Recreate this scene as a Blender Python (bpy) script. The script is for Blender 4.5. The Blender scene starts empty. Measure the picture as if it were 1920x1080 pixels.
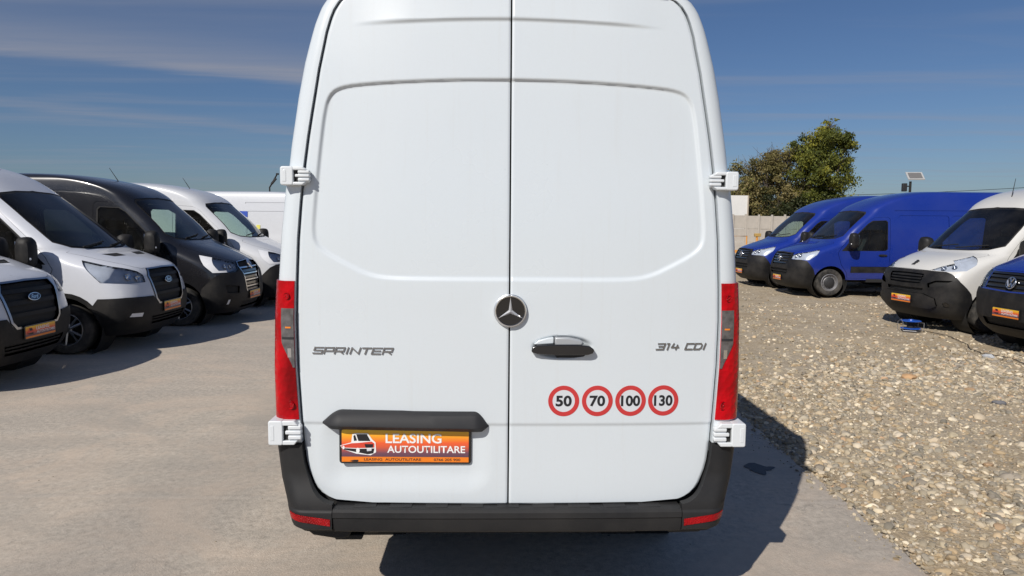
import bpy, bmesh, math, random
import numpy as np
from mathutils import Vector, Matrix
from mathutils.geometry import delaunay_2d_cdt

random.seed(7); rng = np.random.default_rng(7)
S = bpy.context.scene
COL = S.collection
R = math.radians

# ------------------------------------------------------------------ camera, sky, sun, exposure
FPX = 1330.0; HORIZON = 419.0; CAM_Z = 1.83
cam_d = bpy.data.cameras.new('camera'); cam = bpy.data.objects.new('camera', cam_d); COL.objects.link(cam)
cam_d.sensor_width = 36.0; cam_d.lens = 36.0 * FPX / 1920.0; cam_d.clip_start = 0.05; cam_d.clip_end = 2000
pitch = math.atan((540 - HORIZON) / FPX)
cam.matrix_world = Matrix.Translation((0, 0, CAM_Z)) @ Matrix.Rotation(math.pi/2 - pitch, 4, 'X') @ Matrix.Rotation(R(0.48), 4, 'Z')
S.camera = cam

TO_SUN = Vector((-0.63, -1.02, 1.0)).normalized()
elev = math.asin(TO_SUN.z); azim = math.atan2(TO_SUN.x, TO_SUN.y)
world = bpy.data.worlds.new('World'); S.world = world; world.use_nodes = True
wt = world.node_tree; wt.nodes.clear()
def wn(t, **k):
    n = wt.nodes.new(t)
    for a, b in k.items(): setattr(n, a, b)
    return n
sky = wn('ShaderNodeTexSky', sky_type='NISHITA', sun_disc=False, sun_elevation=elev, sun_rotation=azim,
         altitude=100, air_density=1.0, dust_density=0.60, ozone_density=4.0)
SKY_STRENGTH = 0.055; SKY_TINT = (.74, .84, 1.02); CLOUD = (1.15, .60, .60); CLOUD_COL = (4.6, 4.9, 6.0)
bg = wn('ShaderNodeBackground'); bg.inputs['Strength'].default_value = SKY_STRENGTH
out = wn('ShaderNodeOutputWorld')
# thin cirrus: streaky noise in sky direction, projected on a high layer
tc = wn('ShaderNodeTexCoord'); sep = wn('ShaderNodeSeparateXYZ'); wt.links.new(tc.outputs['Generated'], sep.inputs[0])
mz = wn('ShaderNodeMath', operation='MAXIMUM'); mz.inputs[1].default_value = 0.04; wt.links.new(sep.outputs['Z'], mz.inputs[0])
dx = wn('ShaderNodeMath', operation='DIVIDE'); dy = wn('ShaderNodeMath', operation='DIVIDE')
wt.links.new(sep.outputs['X'], dx.inputs[0]); wt.links.new(mz.outputs[0], dx.inputs[1])
wt.links.new(sep.outputs['Y'], dy.inputs[0]); wt.links.new(mz.outputs[0], dy.inputs[1])
cmb = wn('ShaderNodeCombineXYZ'); wt.links.new(dx.outputs[0], cmb.inputs[0]); wt.links.new(dy.outputs[0], cmb.inputs[1])
def wmath(op, x, y=None, cl=False):
    n = wn('ShaderNodeMath', operation=op); n.use_clamp = cl
    for k, v in ((0, x), (1, y)):
        if v is None: continue
        if hasattr(v, 'is_output'): wt.links.new(v, n.inputs[k])
        else: n.inputs[k].default_value = v
    return n.outputs[0]
def wnoise(rot, scale, sc, det, rough, dist):
    mp = wn('ShaderNodeMapping'); mp.inputs['Rotation'].default_value = (0, 0, rot); mp.inputs['Scale'].default_value = scale
    wt.links.new(cmb.outputs[0], mp.inputs[0])
    n1 = wn('ShaderNodeTexNoise'); n1.inputs['Scale'].default_value = sc; n1.inputs['Detail'].default_value = det; n1.inputs['Roughness'].default_value = rough; n1.inputs['Distortion'].default_value = dist
    wt.links.new(mp.outputs[0], n1.inputs[0]); return n1.outputs[0]
def wsmooth(v, lo, hi):
    n = wn('ShaderNodeMapRange', interpolation_type='SMOOTHSTEP'); n.inputs['From Min'].default_value = lo; n.inputs['From Max'].default_value = hi
    wt.links.new(v, n.inputs['Value']); return n.outputs['Result']
X_, Y_ = dx.outputs[0], dy.outputs[0]
nz = wnoise(R(-28), (.5, 2.2, 1), 1.0, 6, .55, .5); nv = wnoise(R(-35), (.35, 1.6, 1), .7, 5, .5, .8); nf = wnoise(R(-28), (.9, 5, 1), 1.6, 6, .6, .3)
wob = wmath('MULTIPLY', wmath('SUBTRACT', nz, .5), .9)
sA = wmath('ADD', wmath('ADD', wmath('ADD', wmath('MULTIPLY', X_, .473), wmath('MULTIPLY', Y_, -.881)), 5.40), wob)
mA = wmath('MULTIPLY', wsmooth(sA, -.12, .30), wmath('ADD', wmath('MULTIPLY', wsmooth(sA, 1.5, .1), .72), .28))
mA = wmath('MULTIPLY', mA, wmath('ADD', wmath('MULTIPLY', nz, .9), wmath('MULTIPLY', nf, .25)))
mA = wmath('MULTIPLY', mA, wsmooth(X_, .9, -1.2))
sB = wmath('ADD', wmath('ADD', wmath('ADD', wmath('MULTIPLY', X_, .642), wmath('MULTIPLY', Y_, -.767)), 7.72), wmath('MULTIPLY', wob, .8))
mB = wmath('MULTIPLY', wmath('MULTIPLY', wsmooth(sB, -.45, 0), wsmooth(sB, .75, .05)), wmath('MULTIPLY', nf, wsmooth(X_, -1.7, -2.6)))
mV = wmath('MULTIPLY', wsmooth(nv, .42, .80), wmath('ADD', nf, .1))
cf = wmath('ADD', wmath('ADD', wmath('MULTIPLY', mA, CLOUD[0]), wmath('MULTIPLY', mB, CLOUD[1])), wmath('MULTIPLY', mV, CLOUD[2]), True)
tint = wn('ShaderNodeMix', data_type='RGBA', blend_type='MULTIPLY'); tint.inputs['Factor'].default_value = 1; tint.inputs['B'].default_value = (*SKY_TINT, 1)
wt.links.new(sky.outputs[0], tint.inputs['A'])
mixc = wn('ShaderNodeMix', data_type='RGBA'); mixc.inputs['B'].default_value = (*CLOUD_COL, 1)
wt.links.new(cf, mixc.inputs['Factor']); wt.links.new(tint.outputs['Result'], mixc.inputs['A'])
wt.links.new(mixc.outputs['Result'], bg.inputs['Color']); wt.links.new(bg.outputs[0], out.inputs[0])

sun_d = bpy.data.lights.new('sun', 'SUN'); sun = bpy.data.objects.new('sun', sun_d); COL.objects.link(sun)
sun_d.energy = 4.2; sun_d.angle = R(0.53); sun_d.color = (1.0, 0.945, 0.87)
sun.rotation_euler = TO_SUN.to_track_quat('Z', 'Y').to_euler()
vs = S.view_settings; vs.view_transform = 'Standard'; vs.look = 'None'; vs.exposure = 0.10; vs.gamma = 1.0; vs.use_curve_mapping = False
S.render.engine = 'CYCLES'
S.cycles.max_bounces = 8; S.cycles.transparent_max_bounces = 16

# ------------------------------------------------------------------ materials
class NT:
    def __init__(s, name):
        s.m = bpy.data.materials.new(name); s.m.use_nodes = True; s.t = s.m.node_tree
        s.b = s.t.nodes['Principled BSDF']; s.out = s.t.nodes['Material Output']
    def n(s, t, ins=None, **k):
        nd = s.t.nodes.new(t)
        for a, b in k.items(): setattr(nd, a, b)
        for a, b in (ins or {}).items():
            if hasattr(b, 'is_output'): s.t.links.new(b, nd.inputs[a])
            else: nd.inputs[a].default_value = b
        return nd
    def l(s, a, b): s.t.links.new(a, b)
    def set(s, **k):
        for a, b in k.items():
            a = a.replace('_', ' ')
            if hasattr(b, 'is_output'): s.t.links.new(b, s.b.inputs[a])
            else: s.b.inputs[a].default_value = b
        return s
    def coord(s, which='Object', scale=(1, 1, 1), rot=(0, 0, 0)):
        c = s.n('ShaderNodeTexCoord')
        return s.n('ShaderNodeMapping', {'Vector': c.outputs[which], 'Scale': scale, 'Rotation': rot}).outputs[0]
    def noise(s, vec, scale, detail=4, rough=0.5, dist=0.0):
        return s.n('ShaderNodeTexNoise', {'Vector': vec, 'Scale': scale, 'Detail': detail, 'Roughness': rough, 'Distortion': dist}).outputs[0]
    def ramp(s, fac, stops, interp='LINEAR'):
        r = s.n('ShaderNodeValToRGB', {'Fac': fac}); r.color_ramp.interpolation = interp
        e = r.color_ramp.elements
        while len(e) < len(stops): e.new(0.5)
        for el, (p, c) in zip(e, stops):
            el.position = p; el.color = (*c, 1) if len(c) == 3 else c
        return r.outputs[0]
    def mix(s, f, a, b, mode='MIX'):
        m = s.n('ShaderNodeMix', data_type='RGBA', blend_type=mode)
        for i, v in (('Factor', f), ('A', a), ('B', b)):
            if hasattr(v, 'is_output'): s.l(v, m.inputs[i])
            else: m.inputs[i].default_value = v if i == 'Factor' else ((*v, 1) if len(v) == 3 else v)
        return m.outputs['Result']
    def bump(s, h, strength=0.3, dist=0.01, normal=None):
        d = {'Height': h, 'Strength': strength, 'Distance': dist}
        if normal is not None: d['Normal'] = normal
        return s.n('ShaderNodeBump', d).outputs[0]
def g(v): return (v, v, v)
def vary(c, k): return tuple(min(1, x*k) for x in c)

def paint(name, c, rough=0.35, coat=0.7, metal=0.0, dust=0.12, dustc=(0.42, 0.37, 0.31)):
    t = NT(name); co = t.coord('Object')
    big = t.noise(co, 1.3, 5, 0.6); fine = t.noise(co, 60, 3, 0.6)
    f = t.ramp(t.mix(0.35, big, fine), [(0.45, g(0)), (0.75, g(dust))])
    col = t.mix(f, c, dustc)
    rr = t.ramp(big, [(0.3, g(rough*0.85)), (0.7, g(rough*1.2))])
    t.set(Base_Color=col, Roughness=rr, Metallic=metal, Coat_Weight=coat, Coat_Roughness=0.04)
    return t.m
def plastic(name, c, rough=0.5, bump=0.15, scale=260, dust=0.22, spec=.28):
    t = NT(name); co = t.coord('Object')
    n = t.noise(co, scale, 2); big = t.noise(co, 3.0, 6, 0.65)
    f = t.ramp(big, [(0.4, g(0)), (0.8, g(dust))])
    t.set(Base_Color=t.mix(f, c, (0.30, 0.27, 0.23)), Roughness=t.ramp(big, [(0.3, g(rough)), (0.75, g(min(1, rough*1.35)))]), Normal=t.bump(n, bump, 0.0006), Specular_IOR_Level=spec)
    return t.m
def simple(name, c, rough=0.5, metal=0.0, coat=0.0, emis=None, var=0.12, scale=8):
    t = NT(name); co = t.coord('Object'); n = t.noise(co, scale, 4)
    t.set(Base_Color=t.mix(n, vary(c, 1-var), vary(c, 1+var)), Roughness=rough, Metallic=metal, Coat_Weight=coat)
    return t.m
def glass(name, tint=(0.62, 0.74, 0.70), rough=0.015, ior=1.5):
    t = NT(name); t.t.nodes.remove(t.b)
    co = t.coord('Object'); n = t.noise(co, 3, 5, 0.6)
    tr = t.n('ShaderNodeBsdfTransparent', {'Color': (*tint, 1)})
    gl = t.n('ShaderNodeBsdfGlossy', {'Color': (1, 1, 1, 1), 'Roughness': rough})
    df = t.n('ShaderNodeBsdfDiffuse', {'Color': (0.45, 0.42, 0.38, 1)})
    fr = t.n('ShaderNodeFresnel', {'IOR': ior})
    dust = t.n('ShaderNodeMixShader', {0: t.ramp(n, [(0.35, g(0.004)), (0.8, g(0.035))]), 1: tr.outputs[0], 2: df.outputs[0]})
    mx = t.n('ShaderNodeMixShader', {0: fr.outputs[0], 1: dust.outputs[0], 2: gl.outputs[0]})
    t.l(mx.outputs[0], t.out.inputs[0])
    return t.m

M = {}
M['white'] = paint('white_paint', (0.62, 0.635, 0.66), 0.30, 0.6, dust=0.05, dustc=(0.55, 0.52, 0.47))
def hero_paint():
    t = NT('white_van_paint'); co = t.coord('Object')
    big = t.noise(co, 1.1, 5, .6); fine = t.noise(co, 70, 3, .6); st = t.noise(t.coord('Object', (1, 14, .7)), 2.2, 5, .65); sp = t.noise(co, 190, 2, .5)
    c = t.mix(t.ramp(t.mix(.4, big, fine), [(.45, g(0)), (.75, g(.14))]), (.595, .645, .68), (.52, .535, .535))
    c = t.mix(t.ramp(st, [(.56, g(0)), (.78, g(.16))]), c, (.50, .49, .46))
    c = t.mix(t.ramp(sp, [(.70, g(0)), (.76, g(.18))]), c, (.36, .33, .29))
    wav = t.noise(co, 2.6, 2, .4)
    t.set(Base_Color=c, Roughness=t.ramp(big, [(.3, g(.24)), (.7, g(.40))]), Coat_Weight=.55, Coat_Roughness=.05, Normal=t.bump(wav, .06, .02))
    return t.m
M['white_hero'] = hero_paint()
M['satin'] = simple('satin_chrome', (.80, .81, .83), .34, .65, var=.04)
M['silver'] = paint('pale_silver_white_paint', (0.60, 0.62, 0.67), 0.30, 0.6, dust=0.06)
M['cream'] = paint('warm_white_paint', (0.60, 0.595, 0.57), 0.32, 0.6, dust=0.12)
M['blackpaint'] = paint('black_paint', (0.010, 0.010, 0.012), 0.25, 0.8, dust=0.05, dustc=(0.10, 0.09, 0.085))
M['blue'] = paint('blue_paint', (0.008, 0.027, 0.23), 0.28, 0.7, dust=0.10, dustc=(0.12, 0.14, 0.3))
M['plastic'] = plastic('black_grained_plastic', (0.010, 0.010, 0.011), 0.50, dust=.10)
M['plastic_hero'] = plastic('charcoal_bumper_plastic', (0.014, 0.0145, 0.016), 0.50, 0.2, 400, 0.05)
M['greyplastic'] = plastic('dark_grey_plastic', (0.024, 0.025, 0.028), 0.5, dust=0.05)
M['gloss_black'] = simple('gloss_black', (0.010, 0.010, 0.011), 0.12, 0, 0.6)
M['rubber'] = plastic('tyre_rubber', (0.020, 0.020, 0.020), 0.75, 0.3, 120, 0.5)
M['void'] = simple('dark_gap', (0.012, 0.012, 0.012), 0.8)
M['trim'] = simple('cab_trim', (0.045, 0.046, 0.05), 0.8)
M['seat'] = simple('seat_fabric', (0.035, 0.036, 0.042), 0.9, scale=60, var=0.3)
M['chrome'] = simple('chrome', (0.80, 0.81, 0.83), 0.14, 1.0, var=0.03)
M['alu'] = simple('brushed_aluminium', (0.52, 0.53, 0.55), 0.32, 1.0)
M['steel'] = simple('grey_steel_wheel', (0.28, 0.28, 0.29), 0.45, 0.6)
M['glass'] = glass('window_glass')
M['darkglass'] = glass('dark_window_glass', (0.20, 0.23, 0.23))
M['lens'] = glass('headlight_lens', (0.95, 0.97, 0.99), 0.03, 1.25)
M['bucket'] = simple('headlight_reflector', (0.46, 0.49, 0.55), 0.22, 0.2, var=0.22, scale=10)
M['drl'] = simple('white_light_guide', (0.75, 0.76, 0.78), 0.3)
M['amber'] = simple('amber_lens', (0.75, 0.22, 0.02), 0.2, coat=0.5)
M['decal_blue'] = simple('blue_print', (0.02, 0.07, 0.40), 0.4)
M['decal_yellow'] = simple('yellow_print', (0.72, 0.66, 0.12), 0.5)
M['red_reflector'] = None
def red_lens(name, c, cell=90):
    t = NT(name); co = t.coord('Object')
    v = t.n('ShaderNodeTexVoronoi', {'Vector': co, 'Scale': cell})
    big = t.noise(t.coord('Object', (1, 1, .55)), 6, 1)
    col = t.mix(t.ramp(big, [(0.36, g(0)), (0.58, g(1))]), vary(c, 0.40), c)
    t.set(Base_Color=col, Roughness=0.25, Coat_Weight=.35, Coat_Roughness=0.02, Normal=t.bump(v.outputs[0], 0.6, 0.008), Specular_IOR_Level=0.08)
    t.l(t.n('ShaderNodeBump', {'Height': t.noise(co, 3, 1), 'Strength': 0.02}).outputs[0], t.b.inputs['Coat Normal'])
    return t.m
M['red_lens'] = red_lens('red_tail_lens', (0.46, 0.001, 0.006), 38)
M['red_reflector'] = red_lens('red_reflector', (0.45, 0.004, 0.008), 220)
M['sticker_red'] = simple('sticker_red', (0.50, 0.035, 0.035), 0.45)
M['sticker_white'] = simple('sticker_white', (0.58, 0.605, 0.64), 0.45, var=0.03)
M['print_black'] = simple('print_black', (0.012, 0.012, 0.016), 0.45)
M['print_white'] = simple('print_white', (0.80, 0.80, 0.79), 0.45, var=0.03)
M['print_red'] = simple('print_red', (0.62, 0.06, 0.03), 0.45)
M['print_orange'] = simple('print_orange', (0.78, 0.20, 0.01), 0.45)
M['hinge'] = paint('hinge_white', (0.64, 0.675, 0.70), 0.42, 0.15, dust=0.10)
def plate_print():
    t = NT('plate_print'); c = t.n('ShaderNodeTexCoord'); sp = t.n('ShaderNodeSeparateXYZ', {0: c.outputs['Generated']})
    col = t.ramp(sp.outputs['Z'], [(0.0, (0.05, 0.045, 0.07)), (0.22, (0.16, 0.06, 0.09)), (0.42, (0.62, 0.10, 0.04)), (0.55, (0.78, 0.11, 0.03)), (0.75, (0.85, 0.32, 0.02)), (1.0, (0.88, 0.58, 0.03))])
    t.set(Base_Color=col, Roughness=0.4, Coat_Weight=0.2)
    return t.m
M['plate'] = plate_print()

# ------------------------------------------------------------------ object helpers
def empty(name, loc=(0, 0, 0), rz=0.0):
    o = bpy.data.objects.new(name, None); COL.objects.link(o); o.location = loc; o.rotation_euler = (0, 0, rz); o.empty_display_size = 0.2
    return o
def tag(o, label=None, cat=None, group=None, kind=None):
    for k, v in (('label', label), ('category', cat), ('group', group), ('kind', kind)):
        if v: o[k] = v
    return o
def link(name, me, parent=None, mats=None):
    o = bpy.data.objects.new(name, me); COL.objects.link(o)
    if parent: o.parent = parent
    return o
def kids(o): return [c for c in bpy.data.objects if c.parent == o]
def copy_tree(o, parent=None, swap=None):
    cm = {}
    for c in bpy.data.objects:
        if c.parent: cm.setdefault(c.parent, []).append(c)
    def rec(a, p):
        c = a.copy(); COL.objects.link(c); c.parent = p
        if swap and c.type == 'MESH':
            for sl in list(c.material_slots):
                mt_ = sl.material
                if mt_ is not None and mt_ in swap:
                    sl.link = "OBJECT"; sl.material = swap[mt_]
        for ch in cm.get(a, []): rec(ch, c)
        return c
    # object-linked slots must be set while each copy keeps the shared mesh
    return rec(o, parent)

class MB:
    def __init__(s): s.v = []; s.f = []
    def add(s, vs, fs):
        b = len(s.v); s.v += [tuple(map(float, p)) for p in vs]; s.f += [tuple(i+b for i in f) for f in fs]; return s
    def box(s, c, sz, rot=None):
        vs = [Vector(((i & 1)-.5, ((i >> 1) & 1)-.5, ((i >> 2) & 1)-.5)) for i in range(8)]
        vs = [Vector((v.x*sz[0], v.y*sz[1], v.z*sz[2])) for v in vs]
        if rot is not None: vs = [rot @ v for v in vs]
        c = Vector(c)
        return s.add([v+c for v in vs], [(0, 2, 3, 1), (4, 5, 7, 6), (0, 1, 5, 4), (2, 6, 7, 3), (0, 4, 6, 2), (1, 3, 7, 5)])
    def tube(s, pts, r, n=8, cap=True):
        pts = [Vector(p) for p in pts]; rs = r if hasattr(r, '__len__') else [r]*len(pts)
        rings = []; up = None
        for i, p in enumerate(pts):
            t = (pts[min(i+1, len(pts)-1)]-pts[max(i-1, 0)]).normalized()
            if up is None: up = Vector((0, 0, 1)) if abs(t.z) < 0.9 else Vector((1, 0, 0))
            a = t.cross(up).normalized(); b = a.cross(t).normalized(); up = b
            rings.append([p+(a*math.cos(2*math.pi*k/n)+b*math.sin(2*math.pi*k/n))*rs[i] for k in range(n)])
        vs = [v for q in rings for v in q]; fs = []
        for i in range(len(pts)-1):
            for k in range(n):
                fs.append((i*n+k, i*n+(k+1) % n, (i+1)*n+(k+1) % n, (i+1)*n+k))
        if cap: fs += [tuple(range(n))[::-1], tuple((len(pts)-1)*n+k for k in range(n))]
        return s.add(vs, fs)
    def lathe(s, prof, n=32, axis='y', c=(0, 0, 0)):
        # prof: (radius, along)
        vs = []; fs = []; m = len(prof)
        for k in range(n):
            a = 2*math.pi*k/n
            for r, h in prof:
                x, z = r*math.cos(a), r*math.sin(a)
                p = {'y': (x, h, z), 'x': (h, x, z), 'z': (x, z, h)}[axis]
                vs.append((p[0]+c[0], p[1]+c[1], p[2]+c[2]))
        for k in range(n):
            for i in range(m-1):
                fs.append((k*m+i, k*m+i+1, ((k+1) % n)*m+i+1, ((k+1) % n)*m+i))
        return s.add(vs, fs)
    def loft(s, rings, closed=True, caps=True):
        n = len(rings[0]); vs = [p for q in rings for p in q]; fs = []
        for i in range(len(rings)-1):
            for k in range(n if closed else n-1):
                fs.append((i*n+k, i*n+(k+1) % n, (i+1)*n+(k+1) % n, (i+1)*n+k))
        if caps: fs += [tuple(range(n))[::-1], tuple((len(rings)-1)*n+k for k in range(n))]
        return s.add(vs, fs)
    def prism(s, poly, f0, f1):
        """poly: 2D pts; f0,f1 map (a,b)->3D for both ends"""
        return s.loft([[f0(a, b) for a, b in poly], [f1(a, b) for a, b in poly]])
    def build(s, name, mat, parent=None, smooth=True, angle=38, bevel=None, seg=2, recalc=True):
        me = bpy.data.meshes.new(name); me.from_pydata(s.v, [], s.f)
        if recalc:
            bm = bmesh.new(); bm.from_mesh(me); bmesh.ops.recalc_face_normals(bm, faces=bm.faces); bm.to_mesh(me); bm.free()
        me.materials.append(mat)
        if smooth:
            me.polygons.foreach_set('use_smooth', [True]*len(me.polygons)); me.set_sharp_from_angle(angle=R(angle))
        o = link(name, me, parent)
        if bevel:
            b = o.modifiers.new('bevel', 'BEVEL'); b.width = bevel; b.segments = seg; b.limit_method = 'ANGLE'; b.angle_limit = R(35)
        return o
def ellipse(a, b, n=24, c=(0, 0), p=2.0):
    r = []
    for k in range(n):
        t = 2*math.pi*k/n; cc, ss = math.cos(t), math.sin(t)
        r.append((c[0]+a*math.copysign(abs(cc)**(2/p), cc), c[1]+b*math.copysign(abs(ss)**(2/p), ss)))
    return r
def text_mesh(txt, size=1.0, bold=0.0, extrude=0.0, shear=0.0, spacing=1.0):
    cu = bpy.data.curves.new('txt', 'FONT'); cu.body = txt; cu.size = size; cu.offset = bold; cu.extrude = extrude; cu.shear = shear; cu.space_character = spacing
    cu.align_x = 'CENTER'; cu.align_y = 'CENTER'; cu.resolution_u = 4
    o = bpy.data.objects.new('txt', cu); COL.objects.link(o)
    dg = bpy.context.evaluated_depsgraph_get(); me = bpy.data.meshes.new_from_object(o.evaluated_get(dg))
    bpy.data.objects.remove(o); bpy.data.curves.remove(cu)
    co = np.zeros(len(me.vertices)*3, np.float32); me.vertices.foreach_get('co', co); co = co.reshape(-1, 3)
    c = (co.max(0)+co.min(0))/2; co[:, :2] -= c[:2]
    return me, co
def text_obj(name, txt, width, height, place, mat, parent, bold=0.012, extrude=0.0, shear=0.0, spacing=1.0):
    """text fitted to width x height; place(a,b,h)->xyz"""
    me, co = text_mesh(txt, 1.0, bold, extrude, shear, spacing)
    ext = co.max(0)-co.min(0); co[:, 0] *= width/ext[0]; co[:, 1] *= height/ext[1]
    pts = np.array([place(*p) for p in co], np.float32)
    me.vertices.foreach_set('co', pts.ravel()); me.materials.clear(); me.materials.append(mat); me.update(); me.name = name
    return link(name, me, parent)

# ------------------------------------------------------------------ parametric van surface
def pchip(x, y, q):
    x = np.asarray(x, float); y = np.asarray(y, float); h = np.diff(x); d = np.diff(y)/h; m = np.zeros_like(y)
    for i in range(1, len(x)-1):
        if d[i-1]*d[i] > 0:
            w1 = 2*h[i]+h[i-1]; w2 = h[i]+2*h[i-1]; m[i] = (w1+w2)/(w1/d[i-1]+w2/d[i])
    m[0] = d[0]; m[-1] = d[-1]
    q = np.clip(q, x[0], x[-1]); i = np.clip(np.searchsorted(x, q, side='right')-1, 0, len(x)-2)
    t = (q-x[i])/h[i]
    return (y[i]*(1+2*t)*(1-t)**2+m[i]*h[i]*t*(1-t)**2+y[i+1]*t*t*(3-2*t)+m[i+1]*h[i]*t*t*(t-1))
class Surf:
    SU = (1.25, 4.6)
    def __init__(s, ctrl, L):
        a = np.array(ctrl, float); s.z, s.xf, s.w, s.d, s.n = a.T; s.L = L
        seg = np.sqrt(np.diff(s.xf)**2+np.diff(s.z)**2+np.diff(s.w)**2)
        s.V = np.concatenate([[0], np.cumsum(seg)]); s.VL = s.V[-1]
        s.tv = np.linspace(0, s.VL, 4000); s.tz = np.maximum.accumulate(pchip(s.V, s.z, s.tv)+np.arange(4000)*1e-9)
    def prm(s, V): return [pchip(s.V, a, V) for a in (s.z, s.xf, s.w, s.d, s.n)]
    def point(s, U, V):
        U = np.asarray(U, float); V = np.asarray(V, float); z, xf, w, d, n = s.prm(V)
        a, b = s.SU; ph = np.clip(U/a, 0, 1)*math.pi/2
        xs = xf+d*(1-np.cos(ph)**(2/n)); ys = w*np.sin(ph)**(2/n)
        t = np.clip((U-a)/b, 0, 1); x2 = xf+d+t*(s.L-xf-d)
        side = U > a
        return np.stack([np.where(side, x2, xs), np.where(side, w, ys), z], -1)
    def zV(s, z): return np.interp(z, s.tz, s.tv)
    def side(s, x, z):
        V = s.zV(z); _, xf, w, d, n = [float(q) for q in s.prm(np.array([V]))[0:5]] if False else [float(q[0]) for q in s.prm(np.array([V]))]
        a, b = s.SU
        if x < xf+d:
            c = min(1, max(0, 1-(x-xf)/d)); return (math.acos(c**(n/2))/(math.pi/2)*a, V)
        return (a+b*min(1, (x-xf-d)/(s.L-xf-d)), V)
    def front(s, y, z):
        V = s.zV(z); _, xf, w, d, n = [float(q[0]) for q in s.prm(np.array([V]))]
        return (math.asin(min(1, max(0, y/w))**(n/2))/(math.pi/2)*s.SU[0], V)
    zmap = None
    def poly(s, pts, sub=6):
        pts = [('s', p[1], p[2]) if p[0] == 'S' else ((p[0], p[1], s.zmap(p[2])) if s.zmap else p) for p in pts]
        """pts: ('s',x,z) or ('f',y,z); returns uv loop"""
        uv = [s.side(p[1], p[2]) if p[0] == 's' else s.front(p[1], p[2]) for p in pts]
        out = []
        for i, p in enumerate(pts):
            q = pts[(i+1) % len(pts)]
            for k in range(sub):
                t = k/sub
                if p[0] == q[0]:
                    a, b = p[1]+(q[1]-p[1])*t, p[2]+(q[2]-p[2])*t
                    out.append(s.side(a, b) if p[0] == 's' else s.front(a, b))
                else:
                    u0, u1 = uv[i], uv[(i+1) % len(pts)]; out.append((u0[0]+(u1[0]-u0[0])*t, u0[1]+(u1[1]-u0[1])*t))
        r = [out[0]]
        for p in out[1:]:
            if abs(p[0]-r[-1][0])+abs(p[1]-r[-1][1]) > 1e-4: r.append(p)
        if abs(r[0][0]-r[-1][0])+abs(r[0][1]-r[-1][1]) < 1e-4: r.pop()
        return r
def grow(poly, d):
    p = np.array(poly); n = len(p); nx = np.roll(p, -1, 0)
    area = 0.5*np.sum(p[:, 0]*nx[:, 1]-nx[:, 0]*p[:, 1]); sg = 1 if area > 0 else -1
    e = nx-p; e /= np.linalg.norm(e, axis=1)[:, None]+1e-12; nn = np.stack([e[:, 1], -e[:, 0]], 1)*sg
    a = np.roll(nn, 1, 0); m = a+nn; m /= (np.sum(m*nn, 1)/1.0)[:, None].clip(0.35)
    return [tuple(q) for q in p+m*d]
def inpoly(P, poly):
    poly = np.asarray(poly); x, y = P[:, 0], P[:, 1]; r = np.zeros(len(P), bool); j = len(poly)-1
    for i in range(len(poly)):
        xi, yi = poly[i]; xj, yj = poly[j]
        c = ((yi > y) != (yj > y))
        with np.errstate(all='ignore'): r ^= c & (x < (xj-xi)*(y-yi)/(yj-yi+1e-30)+xi)
        j = i
    return r
def tessellate(sf, regions, du=0.075, dv=0.06):
    a, b = sf.SU; us = np.concatenate([np.linspace(0, a, 22), np.linspace(a, a+b, 34)[1:]]); vs_ = np.linspace(0, sf.VL, int(sf.VL/dv))
    pts = [Vector((u, v)) for v in vs_ for u in us]; edges = []
    for nm, poly in regions:
        base = len(pts); poly = [(min(max(u, 0), a+b), min(max(v, 0), sf.VL)) for u, v in poly]
        pts += [Vector(p) for p in poly]; k = len(poly); edges += [(base+i, base+(i+1) % k) for i in range(k)]
    co, _, fs, *_ = delaunay_2d_cdt(pts, edges, [], 0, 1e-5)
    uv = np.array([tuple(c) for c in co]); fs = np.array([f for f in fs if len(f) == 3])
    P = sf.point(uv[:, 0], uv[:, 1])
    A, B, C = P[fs[:, 0]], P[fs[:, 1]], P[fs[:, 2]]; fn = np.cross(B-A, C-A)
    ar = np.linalg.norm(fn, axis=1); keep = ar > 1e-9; fs = fs[keep]; fn = fn[keep]
    cen = P[fs].mean(1); ref = cen-np.array([2.5, 0, 1.0]); flip = np.sum(fn*ref, 1) < 0
    # orient by uv winding instead of position (consistent everywhere)
    w0 = uv[fs]; ar2 = (w0[:, 1, 0]-w0[:, 0, 0])*(w0[:, 2, 1]-w0[:, 0, 1])-(w0[:, 2, 0]-w0[:, 0, 0])*(w0[:, 1, 1]-w0[:, 0, 1])
    wind = ar2 < 0; fs[wind] = fs[wind][:, ::-1]; fn[wind] *= -1
    cu = P[fs].mean(1); s_ = np.sum(fn*np.stack([cu[:, 0]*0-0.2, cu[:, 1], (cu[:, 2]-1.2)*.5], -1))
    if s_ < 0: fs = fs[:, ::-1]; fn = -fn
    N = np.zeros_like(P)
    for k in range(3): np.add.at(N, fs[:, k], fn)
    N[P[:, 1] < 1e-4, 1] = 0
    N /= np.linalg.norm(N, axis=1)[:, None]+1e-12
    cuv = uv[fs].mean(1); lab = np.zeros(len(fs), int)
    for i, (nm, poly) in enumerate(regions): lab[inpoly(cuv, poly)] = i+1
    return P, N, fs, lab
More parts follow.
